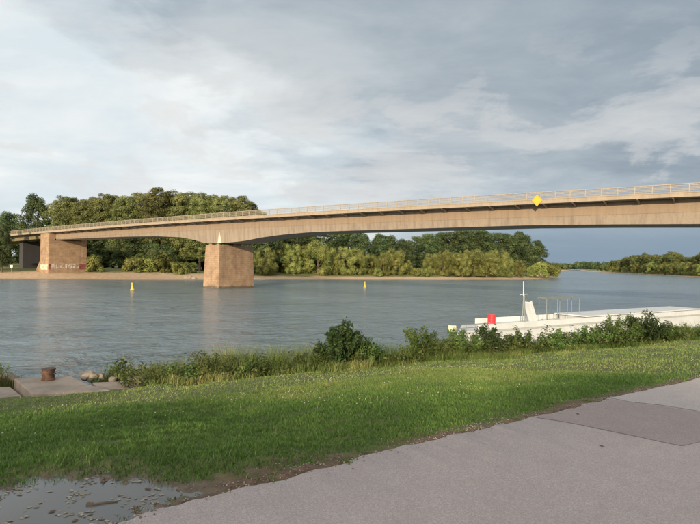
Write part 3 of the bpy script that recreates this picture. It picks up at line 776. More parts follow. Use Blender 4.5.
pr = pier(-160, -157, -0.5, BW + 0.5, 1.0, z_fascia(-158) - 1.62, 0.05)
pr = pier(196, 203, -1.5, BW + 1.5, 1.0, z_soffit(199) - 0.05, 0.1)

# diamond navigation sign hanging on the bridge rail
qsg = 83.0
sg = empty('navigation_sign', bridge.matrix_world @ Vector((0, 0, 0)))
wp = Matrix.Translation((P0.x, P0.y, 0)) @ Matrix.Rotation(brz, 4, 'Z')
# place by the ray through the photographed sign onto the railing plane
d = ray(537, 200.5); inv = wp.inverted(); o_l = inv @ Vector((0, 0, EYE)); d_l = inv.to_3x3() @ d
kk = (-OV - 0.12 - o_l.y) / d_l.y; sp_ = o_l + d_l * kk
sg.location = wp @ sp_; sg.rotation_euler = (0, 0, brz)
tag(sg, 'yellow diamond navigation sign fixed to the bridge railing', 'sign')
mb = MB(); a = 0.98; mb.hexa([(0, -0.03, -a), (a * .86, -0.03, 0), (a * .86, 0.03, 0), (0, 0.03, -a), (-a * .86, -0.03, 0), (0, -0.03, a), (0, 0.03, a), (-a * .86, 0.03, 0)])
sgm = plain('sign_yellow', (0.60, 0.33, 0.02), 0.45, 0, 0.04); bevel(mb.build('board', sgm, sg), 0.015)
mb = MB(); a = 0.72; mb.add([(0, -0.036, -a), (a * .86, -0.036, 0), (0, -0.036, a), (-a * .86, -0.036, 0)], [(0, 1, 2, 3)])
mb.build('field', plain('sign_field', (0.66, 0.38, 0.02), 0.45, 0, 0.04), sg)
mb = MB()
for zz in (-0.4, 0.4): mb.box((-0.5, 0.035, zz - 0.04), (0.5, 0.20, zz + 0.04))
mb.build('mounting_bar', M['rail'], sg)

# ------------------------------------------------------------------ buoys
yel = plain('buoy_yellow', (0.58, 0.40, 0.04), 0.45, 0, 0.1)
def buoy(px, py, k, label):
    p = on_plane(px, py, 0)
    r = tag(empty('buoy', (p.x, p.y, 0), 0.4), label, 'buoy', None); r.scale = (k, k, k)
    r.rotation_euler = (0.05, -0.04, 0)
    mb = MB(); mb.lathe([(0.0, -0.6), (0.45, -0.5), (0.62, -0.1), (0.62, 0.25), (0.5, 0.42), (0.0, 0.44)], 18); mb.build('float', yel, r)
    mb = MB(); mb.lathe([(0.46, 0.43), (0.30, 0.75), (0.2, 1.3), (0.17, 1.62), (0.0, 1.64)], 14); mb.build('tower', yel, r)
    mb = MB(); mb.lathe([(0.0, 1.62), (0.24, 1.66), (0.24, 2.1), (0.0, 2.14)], 14); mb.build('topmark', yel, r)
    mb = MB(); mb.lathe([(0.631, 0.02), (0.636, 0.10), (0.631, 0.17)], 18); mb.build('waterline_band', plain('buoy_stain', (0.2, 0.16, 0.05), 0.8), r)
buoy(132.5, 290.6, 0.86, 'yellow navigation buoy floating between the two stone piers of the bridge')
buoy(365, 287.6, 0.8, 'yellow navigation buoy floating out from the river pier, off the willows')

# ------------------------------------------------------------------ moored pontoon boat
E0 = on_plane(457, 326.5, 2.0); es, et = st(E0.x, E0.y)
boat = tag(empty('pontoon_boat', (E0.x, E0.y, 0), math.atan2(UY, UX) - math.radians(1.0)), 'long white pontoon boat moored behind the bushes of the near bank', 'boat')
white = mat_concrete('boat_white', (0.64, 0.68, 0.70), (0.50, 0.50, 0.48), 0.35); white.node_tree.nodes['Principled BSDF'].inputs['Roughness'].default_value = 0.45; grey = plain('boat_grey', (0.42, 0.44, 0.45), 0.5); dk = plain('boat_dark', (0.05, 0.06, 0.08), 0.4)
steel = plain('boat_steel', (0.22, 0.25, 0.25), 0.45, 0.3)
LB, WB = 44.0, 4.2
mb = MB()
mb.hexa([(1.2, 0.2, -0.7), (LB, 0.2, -0.7), (LB, WB - 0.2, -0.7), (5.8, WB - 0.2, -0.7), (0, 0, 1.45), (LB, 0, 1.45), (LB, WB, 1.45), (4.8, WB, 1.45)])
bevel(mb.build('hull', white, boat), 0.06)
mb = MB(); mb.prism([(0.4, 0.12), (LB - 0.3, 0.12), (LB - 0.3, WB - 0.12), (5.1, WB - 0.12)], 1.45, 1.5); mb.build('deck', plain('boat_deck', (0.55, 0.56, 0.55), 0.7), boat)
mb = MB()
for y, q in ((0.02, 2.6), (WB - 0.1, 6.6)): mb.box((q, y, 1.5), (LB - 0.1, y + 0.08, 2.0))
mb.build('bulwark', white, boat)
mb = MB(); mb.box((-0.05, -0.08, 1.36), (LB, -0.003, 1.46)); mb.build('rubbing_strake', grey, boat)
mb = MB()
mb.box((19.0, 0.5, 1.5), (LB - 1, WB - 0.5, 2.02)); mb.build('deckhouse', grey, boat)
mb = MB(); mb.box((18.6, 0.2, 2.02), (LB - 0.6, WB - 0.2, 2.14)); bevel(mb.build('deckhouse_roof', white, boat), 0.03)
mb = MB(); mb.box((-0.35, 0.2, 1.5), (0.15, 0.7, 2.05)); bevel(mb.build('bow_post', plain('boat_cream', (0.70, 0.63, 0.45), 0.5), boat), 0.05)
mb = MB()
for zz in (1.78, 2.06): mb.tube([(0.15, 0.3, zz), (4.3, 0.3, zz)], 0.03, 6)
for q in (1.4, 2.5, 3.4, 4.3): mb.tube([(q, 0.3, 1.48), (q, 0.3, 2.08)], 0.025, 6)
mb.build('bow_rail', steel, boat)
wb = Matrix.Translation((E0.x, E0.y, 0)) @ Matrix.Rotation(math.atan2(UY, UX) - math.radians(1.0), 4, 'Z')
def on_boat(px, y):
    """point of the boat's deck line y (metres in from the near side) seen in photo column px"""
    d = ray(px, 300); inv = wb.inverted(); o_l = inv @ Vector((0, 0, EYE)); d_l = inv.to_3x3() @ d
    k = (y - o_l.y) / d_l.y; return (o_l + d_l * k).x
q = on_boat(492, 3.2); p = wb @ Vector((q, 3.2, 1.5))
dr = tag(empty('drum', p), 'red steel drum standing on the deck of the white pontoon boat', 'drum'); dr.scale = (0.88, 0.88, 0.7)
mb = MB(); mb.lathe([(0, 0), (0.42, 0.0), (0.44, 0.03), (0.42, 0.06), (0.42, 0.42), (0.44, 0.45), (0.42, 0.48), (0.42, 0.82), (0.44, 0.85), (0.42, 0.88), (0.42, 1.24), (0.44, 1.27), (0.40, 1.28), (0.40, 1.25), (0, 1.25)], 20)
mb.build('shell', plain('drum_red', (0.62, 0.03, 0.04), 0.4), dr)
mb = MB(); mb.lathe([(0.0, 1.25), (0.06, 1.25), (0.06, 1.29), (0, 1.29)], 10, (0.22, 0)); mb.build('bung', steel, dr)
# mast with slanted gangplank
q = on_boat(524, 2.2); p = wb @ Vector((q, 2.2, 1.5))
ma = tag(empty('mast', p, wb.to_euler().z), 'thin grey mast with cross arm and hoisted white gangplank on the pontoon boat', 'mast')
mb = MB(); mb.tube([(-0.22, 0, 0), (-0.06, 0, 2.8)], 0.05, 8); mb.tube([(0.22, 0, 0), (0.06, 0, 2.8)], 0.05, 8)
for z_ in (0.8, 1.6, 2.3): mb.tube([(-0.2 + z_ * .05, 0, z_), (0.2 - z_ * .05, 0, z_)], 0.03, 6)
mb.build('lattice_post', steel, ma)
mb = MB(); mb.tube([(-0.08, 0, 2.7), (-0.12, 0, 4.1)], [0.05, 0.03], 8); mb.build('topmast', white, ma)
mb = MB(); mb.tube([(-0.55, 0, 2.82), (0.55, 0, 2.86)], 0.035, 6); mb.build('cross_arm', white, ma)
mb = MB(); mb.hexa([(0.36, -0.35, 2.05), (0.46, -0.35, 2.12), (0.46, 0.35, 2.12), (0.36, 0.35, 2.05), (1.35, -0.35, 0.0), (1.45, -0.35, 0.05), (1.45, 0.35, 0.05), (1.35, 0.35, 0.0)])
bevel(mb.build('gangplank', white, ma), 0.02)
mb = MB()
for y in (-0.4, 0.4): mb.hexa([(0.40, y - .04, 2.12), (0.62, y - .04, 2.24), (0.62, y + .04, 2.24), (0.40, y + .04, 2.12), (1.40, y - .04, 0.03), (1.62, y - .04, 0.14), (1.62, y + .04, 0.14), (1.40, y + .04, 0.03)])
mb.build('gangplank_side', white, ma)
mb = MB(); mb.tube([(0.06, 0, 2.8), (0.5, 0, 2.1)], 0.02, 5); mb.build('stay', steel, ma)
# awning frame
q0, q1 = on_boat(546, 2.0), on_boat(580, 2.0); p = wb @ Vector((q0, 2.0, 1.5))
af = tag(empty('awning_frame', p, wb.to_euler().z), 'bare grey steel awning frame with slim posts on the pontoon boat', 'frame')
Lf = q1 - q0
pst = MB(); pst.tube([(0, 0, 0), (0, 0, 2.35)], 0.032, 8); pstm = pst.mesh('post', steel)
for a in (0.02, 0.33, 0.62, 0.98):
    for y in (0, 0.9): link_mesh('post', pstm, af, (a * Lf, y, 0))
for y in (0, 0.9):
    mb = MB(); mb.box((-0.05, y - 0.05, 2.35), (Lf + 0.05, y + 0.05, 2.5)); mb.build('top_beam', steel, af)
for a in (0.02, 0.33, 0.62, 0.98):
    mb = MB(); mb.box((a * Lf - 0.04, 0.052, 2.38), (a * Lf + 0.04, 0.848, 2.47)); mb.build('cross_beam', steel, af)
# short mooring post and hose on the deck edge
q = on_boat(548, 0.6); p = wb @ Vector((q, 0.6, 1.5))
mp = tag(empty('mooring_post', p), 'short rusty post with a red cap at the near edge of the pontoon boat', 'post')
mb = MB(); mb.tube([(0, 0, 0), (0, 0, 1.0)], 0.06, 8); mb.build('shaft', plain('rust', (0.20, 0.11, 0.07), 0.8), mp)
mb = MB(); mb.lathe([(0, 0.98), (0.1, 1.0), (0.1, 1.08), (0, 1.1)], 10); mb.build('cap', plain('cap_red', (0.40, 0.08, 0.07), 0.6), mp)

# ------------------------------------------------------------------ landing on the left: slabs, bollard, rocks
slabm = mat_concrete('landing_concrete', (0.33, 0.275, 0.23), (0.15, 0.135, 0.10), 0.8)
def block(name, pxs, z, depth, label, cat, group=None):
    pts = [on_plane(a, b, z).xy for a, b in pxs]
    c = sum((Vector(p) for p in pts), Vector((0, 0))) / len(pts)
    mb = MB(); mb.prism([tuple(Vector(p) - c) for p in pts][::-1] if False else [tuple(Vector(p) - c) for p in pts], -depth, 0)
    o = mb.build(name, slabm, None, (c.x, c.y, z)); tag(o, label, cat, group); bevel(o, 0.025); return o
ZS = 4.12
block('concrete_slab', ((32, 393.6), (62, 392.6), (112, 390.5), (88, 384.2), (72, 376.2), (44, 377.2), (14, 378.5)), ZS, 1.4, 'raised concrete landing slab carrying the rusty bollard', 'slab')
block('concrete_slab', ((-22, 399), (22, 395.5), (10, 386.6), (-30, 388)), ZS - 0.17, 1.0, 'lower concrete slab at the foot of the raised landing slab', 'slab')
block('concrete_slab', ((100, 389.6), (152, 387.2), (147, 380.0), (92, 382.4)), ZS - 0.05, 1.2, 'flat concrete slab between the raised landing slab and the tall grass', 'slab')
rust = plain('bollard_rust', (0.11, 0.06, 0.04), 0.75, 0.2, 0.45, 9.0)
pb = on_plane(48.3, 380.0, ZS)
bo = tag(empty('bollard', pb), 'rusty cylindrical mooring bollard with a wider cap on the concrete slab', 'bollard'); bo.scale = (0.88, 0.88, 0.92)
mb = MB(); mb.lathe([(0.165, -0.05), (0.165, 0.03), (0.150, 0.05), (0.150, 0.262)], 24); mb.build('post', rust, bo)
mb = MB(); mb.lathe([(0.149, 0.262), (0.178, 0.268), (0.178, 0.298), (0.165, 0.305), (0, 0.306)], 24); mb.build('cap', plain('bollard_cap_rust', (0.075, 0.045, 0.035), 0.7, 0.2, 0.4, 9.0), bo)
mb = MB(); mb.box((-0.20, -0.018, 0.15), (0.20, 0.018, 0.185)); mb.build('cross_pin', rust, bo)
def rock(px, py, z, sx, sy, sz, seed, label, mat):
    rg = np.random.default_rng(seed); bmv = []
    import bmesh
    bm = bmesh.new(); bmesh.ops.create_icosphere(bm, subdivisions=3, radius=1)
    for v in bm.verts:
        n = v.co.normalized(); k = 1.0
        for j in range(7):
            dv = Vector(unit(rg.normal(size=3))) if False else None
        v.co = n
    pl_ = [(Vector(unit(rg.normal(size=3))), rg.uniform(0.62, 0.9)) for _ in range(16)]
    for v in bm.verts:
        for nn, dd in pl_:
            e = v.co.dot(nn) - dd
            if e > 0: v.co -= nn * e
        v.co += v.co.normalized() * float(0.02 * math.sin(9 * v.co.x + seed) + 0.015 * math.sin(13 * v.co.y))
        v.co = Vector((v.co.x * sx, v.co.y * sy, v.co.z * sz))
    me = bpy.data.meshes.new('rock'); bm.to_mesh(me); bm.free(); me.materials.append(mat)
    p = on_plane(px, py, z)
    o = link_mesh('rock', me, None, (p.x, p.y, z + sz * 0.35)); o.rotation_euler = (0, 0, rg.uniform(0, 6)); tag(o, label, 'rock'); return o
rockm = mat_concrete('rock_stone', (0.30, 0.25, 0.19), (0.17, 0.14, 0.11), 0.4)
rockl = mat_concrete('rock_pale', (0.30, 0.26, 0.21), (0.18, 0.15, 0.12), 0.4)
rock(143, 383.5, ZS - 0.1, 0.27, 0.22, 0.20, 3, 'rounded tan rock at the start of the tall grass, beside the flat slab', rockm)
rock(87, 377.5, ZS - 0.15, 0.28, 0.22, 0.14, 4, 'flat pale rock tilted behind the raised landing slab', rockl)
rock(92, 380.0, ZS - 0.2, 0.20, 0.16, 0.15, 8, 'dark small rock under the flat pale rock', rockm)
rock(101, 379.5, ZS - 0.2, 0.15, 0.12, 0.12, 31, 'small tan rock wedged behind the flat slab beside the flat pale rock', rockm)
rock(113, 381.0, ZS - 0.18, 0.12, 0.10, 0.09, 32, 'fist-sized grey rock at the middle of the flat slab\'s back edge', rockl)
rock(131, 381.5, ZS - 0.16, 0.13, 0.11, 0.11, 33, 'angular small rock left of the rounded tan rock', rockm)
rock(7, 384.5, ZS - 0.25, 0.30, 0.24, 0.22, 5, 'grey rock left of the raised slab, among the reeds', rockm)
# pale boulders on the far shore and a small white sign post
for i, (px, py, k) in enumerate(((186.5, 279.0, 0.9), (190.5, 279.2, 1.1), (194, 279.3, 0.7))):
    o = rock(px, py, 0.25, 1.2 * k, 0.9 * k, 0.9 * k, 20 + i, 'pale boulder on the far shore just left of the river pier', rockl); o['group'] = 'boulders on the far shore'
pq = at_depth(11.6, 269.5, 186); pq.z = 2.2
sp = tag(empty('sign_post', pq), 'small pale sign post on the sandy far shore beside the dark tree', 'sign post')
mb = MB(); mb.tube([(0, 0, -0.3), (0, 0, 1.9)], 0.06, 6); mb.build('pole', M['rail'], sp)
mb = MB(); mb.box((-0.4, -0.12, 1.3), (0.4, -0.06, 2.2)); bevel(mb.build('board', white, sp), 0.01)

# ------------------------------------------------------------------ grass, clover, weeds and shrubs
def blades(s, t, hgt, wid, lean, tint, rg, zoff=-0.01):
    n = len(s); x, y = xy(s, t); z = ground_z(s, t) + zoff
    th = rg.uniform(0, 2 * math.pi, n); la = rg.uniform(0, 2 * math.pi, n)
    wx, wy = np.cos(th) * wid / 2, np.sin(th) * wid / 2
    lx, ly = np.cos(la) * lean * hgt, np.sin(la) * lean * hgt
    o = np.zeros(n)
    v0 = np.stack([x - wx, y - wy, z], 1); v1 = np.stack([x + wx, y + wy, z], 1)
    v2 = np.stack([x + wx * .8 + lx * .35, y + wy * .8 + ly * .35, z + hgt * .6], 1); v3 = np.stack([x - wx * .8 + lx * .35, y - wy * .8 + ly * .35, z + hgt * .6], 1)
    v4 = np.stack([x + lx, y + ly, z + hgt * (1 - 0.25 * lean)], 1)
    V = np.stack([v0, v1, v2, v3, v4], 1).reshape(-1, 3); b = np.arange(n)[:, None] * 5
    return V, b + np.array([[0, 1, 2, 3]]), b + np.array([[3, 2, 4]]), tint
def puddle_free(s, t, margin):
    x, y = xy(s, t); m_ = np.ones(len(s), bool); k = (np.abs(s) < 4) & (t < 7)
    if np.any(k): m_[k] = poly_sdf(x[k], y[k], PUD) > margin[k]
    return m_
rg = np.random.default_rng(21)
Vs, Q4, Q3, TT = [], [], [], []; base = 0
def push(V, q, r, tt):
    global base
    Vs.append(V); Q4.append(q + base); Q3.append(r + base); TT.append(tt); base += len(V)
for (n, s0, s1, t0, t1, w0, w1) in ((340000, -5, 9, 3.3, 9.0, 0.0035, 0.007), (330000, -9, 30, 3.3, 15.5, 0.007, 0.014)):
    s = rg.uniform(s0, s1, n); t = rg.uniform(t0, t1, n); te = bank_edge(s)
    patch = wob(s, t, 1.1, 0) * 0.5 + wob(s, t, 0.33, 2) * 0.35
    e = path_edge(s) + 0.03 + 0.16 * np.abs(wob(s, t, 1.3, 4)) + 0.1 * wob(s, t, 0.3, 3) + rg.uniform(-0.05, 0.1, n)
    ok = (t > e) & (t < te + 0.6) & puddle_free(s, t, -0.06 + 0.06 * wob(s, t, 0.25, 1) + rg.uniform(-0.05, 0.05, n))
    ok &= rg.uniform(size=n) < np.clip(1.05 + 0.35 * patch, 0.35, 1)
    ok &= ~((s < 3.0) & (t > 12.9 - 0.33 * (s - 1.5)))
    s, t, patch = s[ok], t[ok], patch[ok]; n = len(s)
    far = np.clip((xy(s, t)[1] - 7.6 + 0.5 * wob(s, t, 1.6, 2)) / 1.8, 0, 1)
    hgt = (0.040 + 0.014 * np.clip(patch, -1, 1) + rg.uniform(-0.02, 0.032, n)).clip(0.016) * (1 - 0.2 * far)
    nearedge = np.clip(1 - (t - path_edge(s)) / 0.6, 0, 1); hgt *= 1 - 0.35 * nearedge
    tint = np.clip(0.27 + 0.12 * patch + 0.10 * wob(s, t, 3.2, 4) + 0.14 * rg.normal(size=n) + 0.38 * far + 0.45 * (rg.uniform(size=n) < 0.05 + 0.1 * far), 0, 1)
    push(*blades(s, t, hgt, rg.uniform(w0, w1, n), rg.uniform(0.2, 0.9, n), tint, rg))
me = np_mesh('lawn_grass', np.concatenate(Vs), [np.concatenate(Q4), np.concatenate(Q3)], M['grass'], False, [np.concatenate(TT), np.concatenate(TT)])
tag(link_mesh('lawn_grass', me), 'short green lawn with darker and paler tufts beside the path', 'grass', None, 'stuff')

# clover heads
n = 13000; s = rg.uniform(-8, 26, n); t = rg.uniform(3.8, 14.5, n)
dens = np.clip(wob(s, t, 2.4, 3) * 0.8 + wob(s, t, 0.7, 1) * 0.5, 0, 1) * np.clip(1.15 - np.abs(t - 9.2 + 0.18 * (s - 3)) / 3.6, 0.06, 1)
ok = (rg.uniform(size=n) < dens) & (t < bank_edge(s) - 0.4) & puddle_free(s, t, np.full(n, 0.15)) & ~((s < 3.0) & (t > 12.6 - 0.33 * (s - 1.5)))
s, t = s[ok], t[ok]; n = len(s); x, y = xy(s, t); z = ground_z(s, t) + rg.uniform(0.04, 0.085, n); r = rg.uniform(0.006, 0.0105, n)
OC = np.array([(1, 0, 0), (.31, .95, 0), (-.81, .59, 0), (-.81, -.59, 0), (.31, -.95, 0), (0, 0, 1), (0, 0, -.8)])
V = (np.stack([x, y, z], 1)[:, None, :] + OC[None] * r[:, None, None]).reshape(-1, 3)
tri = np.array([(i, (i + 1) % 5, 5) for i in range(5)] + [((i + 1) % 5, i, 6) for i in range(5)])
Ft = (np.arange(n)[:, None, None] * 7 + tri[None]).reshape(-1, 3)
tag(link_mesh('clover_flowers', np_mesh('clover_flowers', V, [Ft], plain('clover_white', (0.42, 0.42, 0.34), 0.8), False)), 'small white clover heads scattered through the lawn', 'flowers', None, 'stuff')

# tall bank grass
n = 120000; s = rg.uniform(2.6, 40, n); s[:9000] = rg.uniform(-12, 3.2, 9000); te = bank_edge(s)
t = te + rg.uniform(0, 1, n) ** 1.6 * 2.6 - 0.12 + 0.25 * wob(s, s * 0, 1.3, 0)
clump = wob(s, t, 0.9, 1) * 0.6 + wob(s, t, 3.0, 4) * 0.5
ok = rg.uniform(size=n) < np.clip(0.75 + 0.5 * clump, 0.15, 1)
x_, y_ = xy(s, t); ok &= ~((s < 3.25) & (t < 15.9)) 
s, t, clump = s[ok], t[ok], clump[ok]; n = len(s); front = np.clip((t - bank_edge(s)) / 0.7, 0.25, 1)
hgt = (0.68 + 0.18 * clump + rg.uniform(-0.24, 0.34, n)).clip(0.15) * front
hgt *= np.interp(s, [3, 5, 8, 9, 12, 20], [0.85, 1.1, 1.05, 0.85, 0.8, 0.75])
dry = np.clip(0.26 + 0.24 * wob(s, t, 2.2, 2) + 0.2 * rg.normal(size=n) + np.interp(s, [2, 3.3, 8, 9.5], [0.2, 0.16, 0.06, -0.06]), 0, 1)
V, q, r, tt = blades(s, t, hgt, rg.uniform(0.007, 0.016, n), rg.uniform(0.1, 0.7, n), dry, rg)
tag(link_mesh('tall_grass', np_mesh('tall_grass', V, [q, r], M['tallgrass'], False, [tt, tt])), 'tall unmown yellowing grass fringing the top of the river bank', 'grass', None, 'stuff')
# leafy herbs among it
n = 8000; s = rg.uniform(2.9, 34, n); te = bank_edge(s); t = te + rg.uniform(0.1, 3.6, n)
cl = wob(s, t, 1.2, 2) + 0.3 * rg.normal(size=n); ok = cl > -0.1; s, t, cl = s[ok], t[ok], cl[ok]
Ps, Ns, Ts = [], [], []
for i in range(len(s)):
    h = (0.52 + 0.16 * min(cl[i], 1.5) + rg.uniform(-0.1, 0.2)) * min(1, 0.4 + (t[i] - bank_edge(s[i])) * 0.7); k = 26
    x, y = xy(s[i], t[i]); z = ground_at(s[i], t[i]); ln = rg.normal(size=2) * 0.12
    w = rg.uniform(0.1, 1, k); a = rg.uniform(0, 6.28, k); rr = 0.05 + 0.08 * rg.uniform(size=k)
    Ps.append(np.stack([x + ln[0] * w + rr * np.cos(a), y + ln[1] * w + rr * np.sin(a), z + h * w], 1))
    Ns.append(unit(np.stack([np.cos(a) * .4, np.sin(a) * .4, np.full(k, .8)], 1) + rg.normal(size=(k, 3)) * .35))
    Ts.append(np.clip(rg.uniform(0.1, 0.8) + 0.12 * rg.normal(size=k), 0, 1))
V, q, tt = leaf_quads(np.concatenate(Ps), np.concatenate(Ns), 0.085, np.concatenate(Ts), rg, 0.5)
tag(link_mesh('bank_weeds', np_mesh('bank_weeds', V, [q], M['weed'], False, [tt])), 'low leafy weeds crowding the river bank between the shrubs', 'weeds', None, 'stuff')

def bank_point(px, off):
    """where the sight line of photo column px crosses the bank, off metres past the lawn's edge"""
    d = ray(px, 262); k = 3.0
    while k < 60:
        s_, t_ = st(d.x * k, d.y * k)
        if t_ - float(bank_edge(s_)) >= off: break
        k += 0.02
    return d.x * k, d.y * k
def shrub(px, py, wpx, hpx, label, mat, name='shrub', nst=16, leaf=0.06, per=190, spread=0.8, upright=0.5, seed=0, bare=0.25, back=0.5, dens=1.0):
    x, y = bank_point(px, back); s_, t_ = st(x, y); z = ground_at(s_, t_)
    dpt = y; W = wpx * dpt / F_PX; H = (at_depth(px, py - hpx, dpt).z - z)
    rg = np.random.default_rng(900 + seed)
    root = tag(empty(name, (x, y, z - 0.04)), label, 'shrub')
    mb = MB(); Ps, Ns, Ts = [], [], []
    for i in range(nst):
        th = rg.uniform(0, 6.28); rr = W / 2 * math.sqrt(rg.uniform(0.02, 1)); hh = H * (1 - spread * 0.45 * (rr / (W / 2)) ** 2) * rg.uniform(0.72, 1.05)
        pts = []
        for w in (0, .33, .66, 1):
            o = rr * (w ** (0.7 + upright))
            pts.append(np.array([o * math.cos(th) + .03 * rg.normal(), o * math.sin(th) + .03 * rg.normal(), hh * (w ** (0.9 if upright > .4 else 0.75))]))
        mb.tube([tuple(q_) for q_ in pts], [0.014, 0.010, 0.007, 0.003], 5, False)
        pa = np.array(pts); tb = 0.42 + 0.2 * rg.normal()
        nb = int(per * dens)
        w = bare + (1 - bare) * rg.uniform(0, 1, nb) ** 0.8
        c = np.stack([np.interp(w, [0, .33, .66, 1], pa[:, j]) for j in range(3)], 1)
        tw = unit(rg.normal(size=(9, 3)) * np.array([1, 1, .6])); ti = rg.integers(0, 9, nb); ln = rg.uniform(0.02, 1, nb) ** 0.6 * W * 0.13 * (1.15 - 0.7 * w)
        c = c + tw[ti] * ln[:, None] + rg.normal(size=(nb, 3)) * 0.022
        Ps.append(c); Ns.append(unit(tw[ti] * .5 + rg.normal(size=(nb, 3)) * .55 + np.array([0, 0, .7]))); Ts.append(np.clip(tb + .15 * rg.normal(size=nb) + 0.12 * (w - .6), 0, 1))
    V, q, tt = leaf_quads(np.concatenate(Ps), np.concatenate(Ns), leaf, np.concatenate(Ts), rg, 0.55)
    link_mesh('crown', np_mesh('shrub_crown', V, [q], mat, False, [tt]), root); mb.build('stems', M['stem'], root)
    return root
shrub(345, 366, 56, 46, 'dark green rounded elder bush, tallest on the bank, left of the white boat', M['elder'], seed=1, nst=30, leaf=0.085, per=250)
shrub(363, 366, 44, 32, 'low leafy shrub leaning against the dark elder bush', M['shrub'], seed=2, nst=18)
shrub(419, 361, 34, 42, 'airy upright shrub with long shoots in front of the bow of the white boat', M['shrub'], seed=3, nst=14, upright=0.9, per=150, spread=0.4, leaf=0.065)
shrub(440, 360, 40, 32, 'low bushy shrub right beside the airy upright shrub', M['shrub'], seed=4, nst=16)
shrub(466, 357, 40, 34, 'rounded shrub below the bow post of the white boat', M['shrub'], seed=5, nst=18)
shrub(492, 355, 46, 36, 'rounded shrub below the red drum', M['elder'], seed=6, nst=20, leaf=0.065)
shrub(522, 352, 40, 25, 'low shrub below the mast of the white boat', M['shrub'], seed=7, nst=16)
shrub(556, 350, 46, 21, 'low spreading shrub below the awning frame', M['shrub'], seed=8, nst=18)
shrub(592, 348, 40, 24, 'bramble mound between the awning frame and the big bramble', M['shrub'], seed=9, nst=18)
shrub(618, 346, 50, 35, 'big bramble bush hiding the side of the white deckhouse', M['shrub'], seed=10, nst=26, per=220)
shrub(645, 345, 52, 36, 'big round bramble with a pointed top, right of its bushy twin', M['elder'], seed=11, nst=26, per=220, leaf=0.065)
shrub(668, 343, 34, 22, 'small bramble at the right end of the bushes by the deckhouse', M['shrub'], seed=12, nst=16)
shrub(690, 341, 34, 15, 'lowest bush trailing off along the bank past the brambles', M['shrub'], seed=13, nst=14)
shrub(213, 378, 44, 30, 'dry thin-stalked weed shrub in the yellow grass', M['weed'], seed=14, nst=16, per=110, upright=0.9, leaf=0.05, spread=0.3)
shrub(245, 380, 50, 24, 'leafy green weed shrub between the yellow grass and the elder bush', M['shrub'], seed=15, nst=16)
shrub(185, 383, 46, 22, 'green weed shrub at the near end of the tall grass', M['shrub'], seed=16, nst=16)
shrub(125, 379, 30, 22, 'slender reedy plant behind the flat concrete slab', M['weed'], seed=17, back=2.0, nst=18, upright=1.0, per=60, spread=0.3, leaf=0.07)
shrub(106, 378, 26, 16, 'low green plant behind the flat pale rock', M['shrub'], seed=18, back=2.0, nst=12, per=90)
shrub(3, 380, 30, 24, 'tufted green plant on the bank left of the raised slab', M['shrub'], seed=19, back=2.4, nst=16, per=70, upright=0.9)
shrub(24, 379, 14, 8, 'small sprig at the back corner of the raised slab', M['shrub'], seed=20, back=2.6, nst=8, per=30)

def tuft(px, off, wpx, top, label, n=260, seed=0):
    """clump of tall bank grass whose tips reach photo row top"""
    x, y = bank_point(px, off); s_, t_ = st(x, y); z = ground_at(s_, t_)
    H = at_depth(px, top, y).z - z; Wd = wpx * y / F_PX / 2; rg = np.random.default_rng(300 + seed)
    a = rg.uniform(0, 6.28, n); rr = Wd * np.sqrt(rg.uniform(0, 1, n))
    s2 = s_ + rr * np.cos(a); t2 = t_ + rr * 0.6 * np.sin(a)
    h = H * rg.uniform(0.5, 1.0, n) * (1 - 0.35 * (rr / Wd) ** 2)
    V, q, r, tt = blades(s2, t2, h, rg.uniform(0.008, 0.017, n), rg.uniform(0.05, 0.35, n), np.clip(0.35 + 0.2 * rg.normal(size=n), 0, 1), rg)
    V = V - np.array([x, y, z])
    o = link_mesh('grass_tuft', np_mesh('grass_tuft', V, [q, r], M['tallgrass'], False, [tt, tt]), None, (x, y, z)); tag(o, label, 'grass')
tuft(2, 1.9, 26, 353, 'tall green grass tuft on the bank left of the raised slab', 320, 1)
tuft(18, 2.1, 16, 362, 'short grass tuft at the back corner of the raised slab', 160, 2)
tuft(33, 2.6, 12, 370, 'thin grass tuft behind the raised slab, beside the bollard', 90, 7)
tuft(63, 2.5, 14, 371, 'thin grass tuft behind the slab between the bollard and the flat pale rock', 100, 8)
tuft(104, 2.2, 20, 361, 'tall grass tuft behind the flat pale rock', 220, 3)
tuft(118, 2.2, 22, 357, 'tallest grass tuft behind the flat concrete slab', 260, 4)
tuft(133, 2.0, 22, 356, 'bushy grass tuft between the tallest tuft and the rounded tan rock', 280, 5)
tuft(157, 0.7, 20, 352, 'pale yellow grass tuft right behind the rounded tan rock', 300, 6)
# ------------------------------------------------------------------ leaves and sticks
brown = plain('dead_leaf', (0.13, 0.075, 0.045), 0.8, 0, 0.4, 30)
def litter(px, py, size, rot, z, seed):
    p = on_plane(px, py, z); rg = random.Random(seed); mb = MB()
    n = 8; rim = [(size * math.cos(6.283 * i / n) * rg.uniform(.8, 1.1), size * .55 * math.sin(6.283 * i / n) * rg.uniform(.8, 1.1), 0.006 * rg.uniform(-.2, 1)) for i in range(n)]
    mb.add(rim + [(0, 0, 0.0)], [(i, (i + 1) % n, n) for i in range(n)], True)
    o = mb.build('fallen_leaf', brown, None, (p.x, p.y, z)); o.rotation_euler = (0, 0, rot); return o
for i, (px, py) in enumerate(((104, 481), (120, 479.5), (160, 481), (178, 490), (90, 503.5), (52, 512), (148, 489), (75, 521))):
    tag(litter(px, py, R.uniform(0.02, 0.04), R.uniform(0, 6), WATER_Z + 0.003, i), 'brown dead leaf floating on the puddle', 'leaf', 'dead leaves on the puddle')
for i, (px, py) in enumerate(((578, 414), (602, 446))):
    tag(litter(px, py, R.uniform(0.02, 0.03), R.uniform(0, 6), PATH_Z + 0.012, 30 + i), 'brown dead leaf lying on the asphalt path', 'leaf', 'dead leaves on the path')
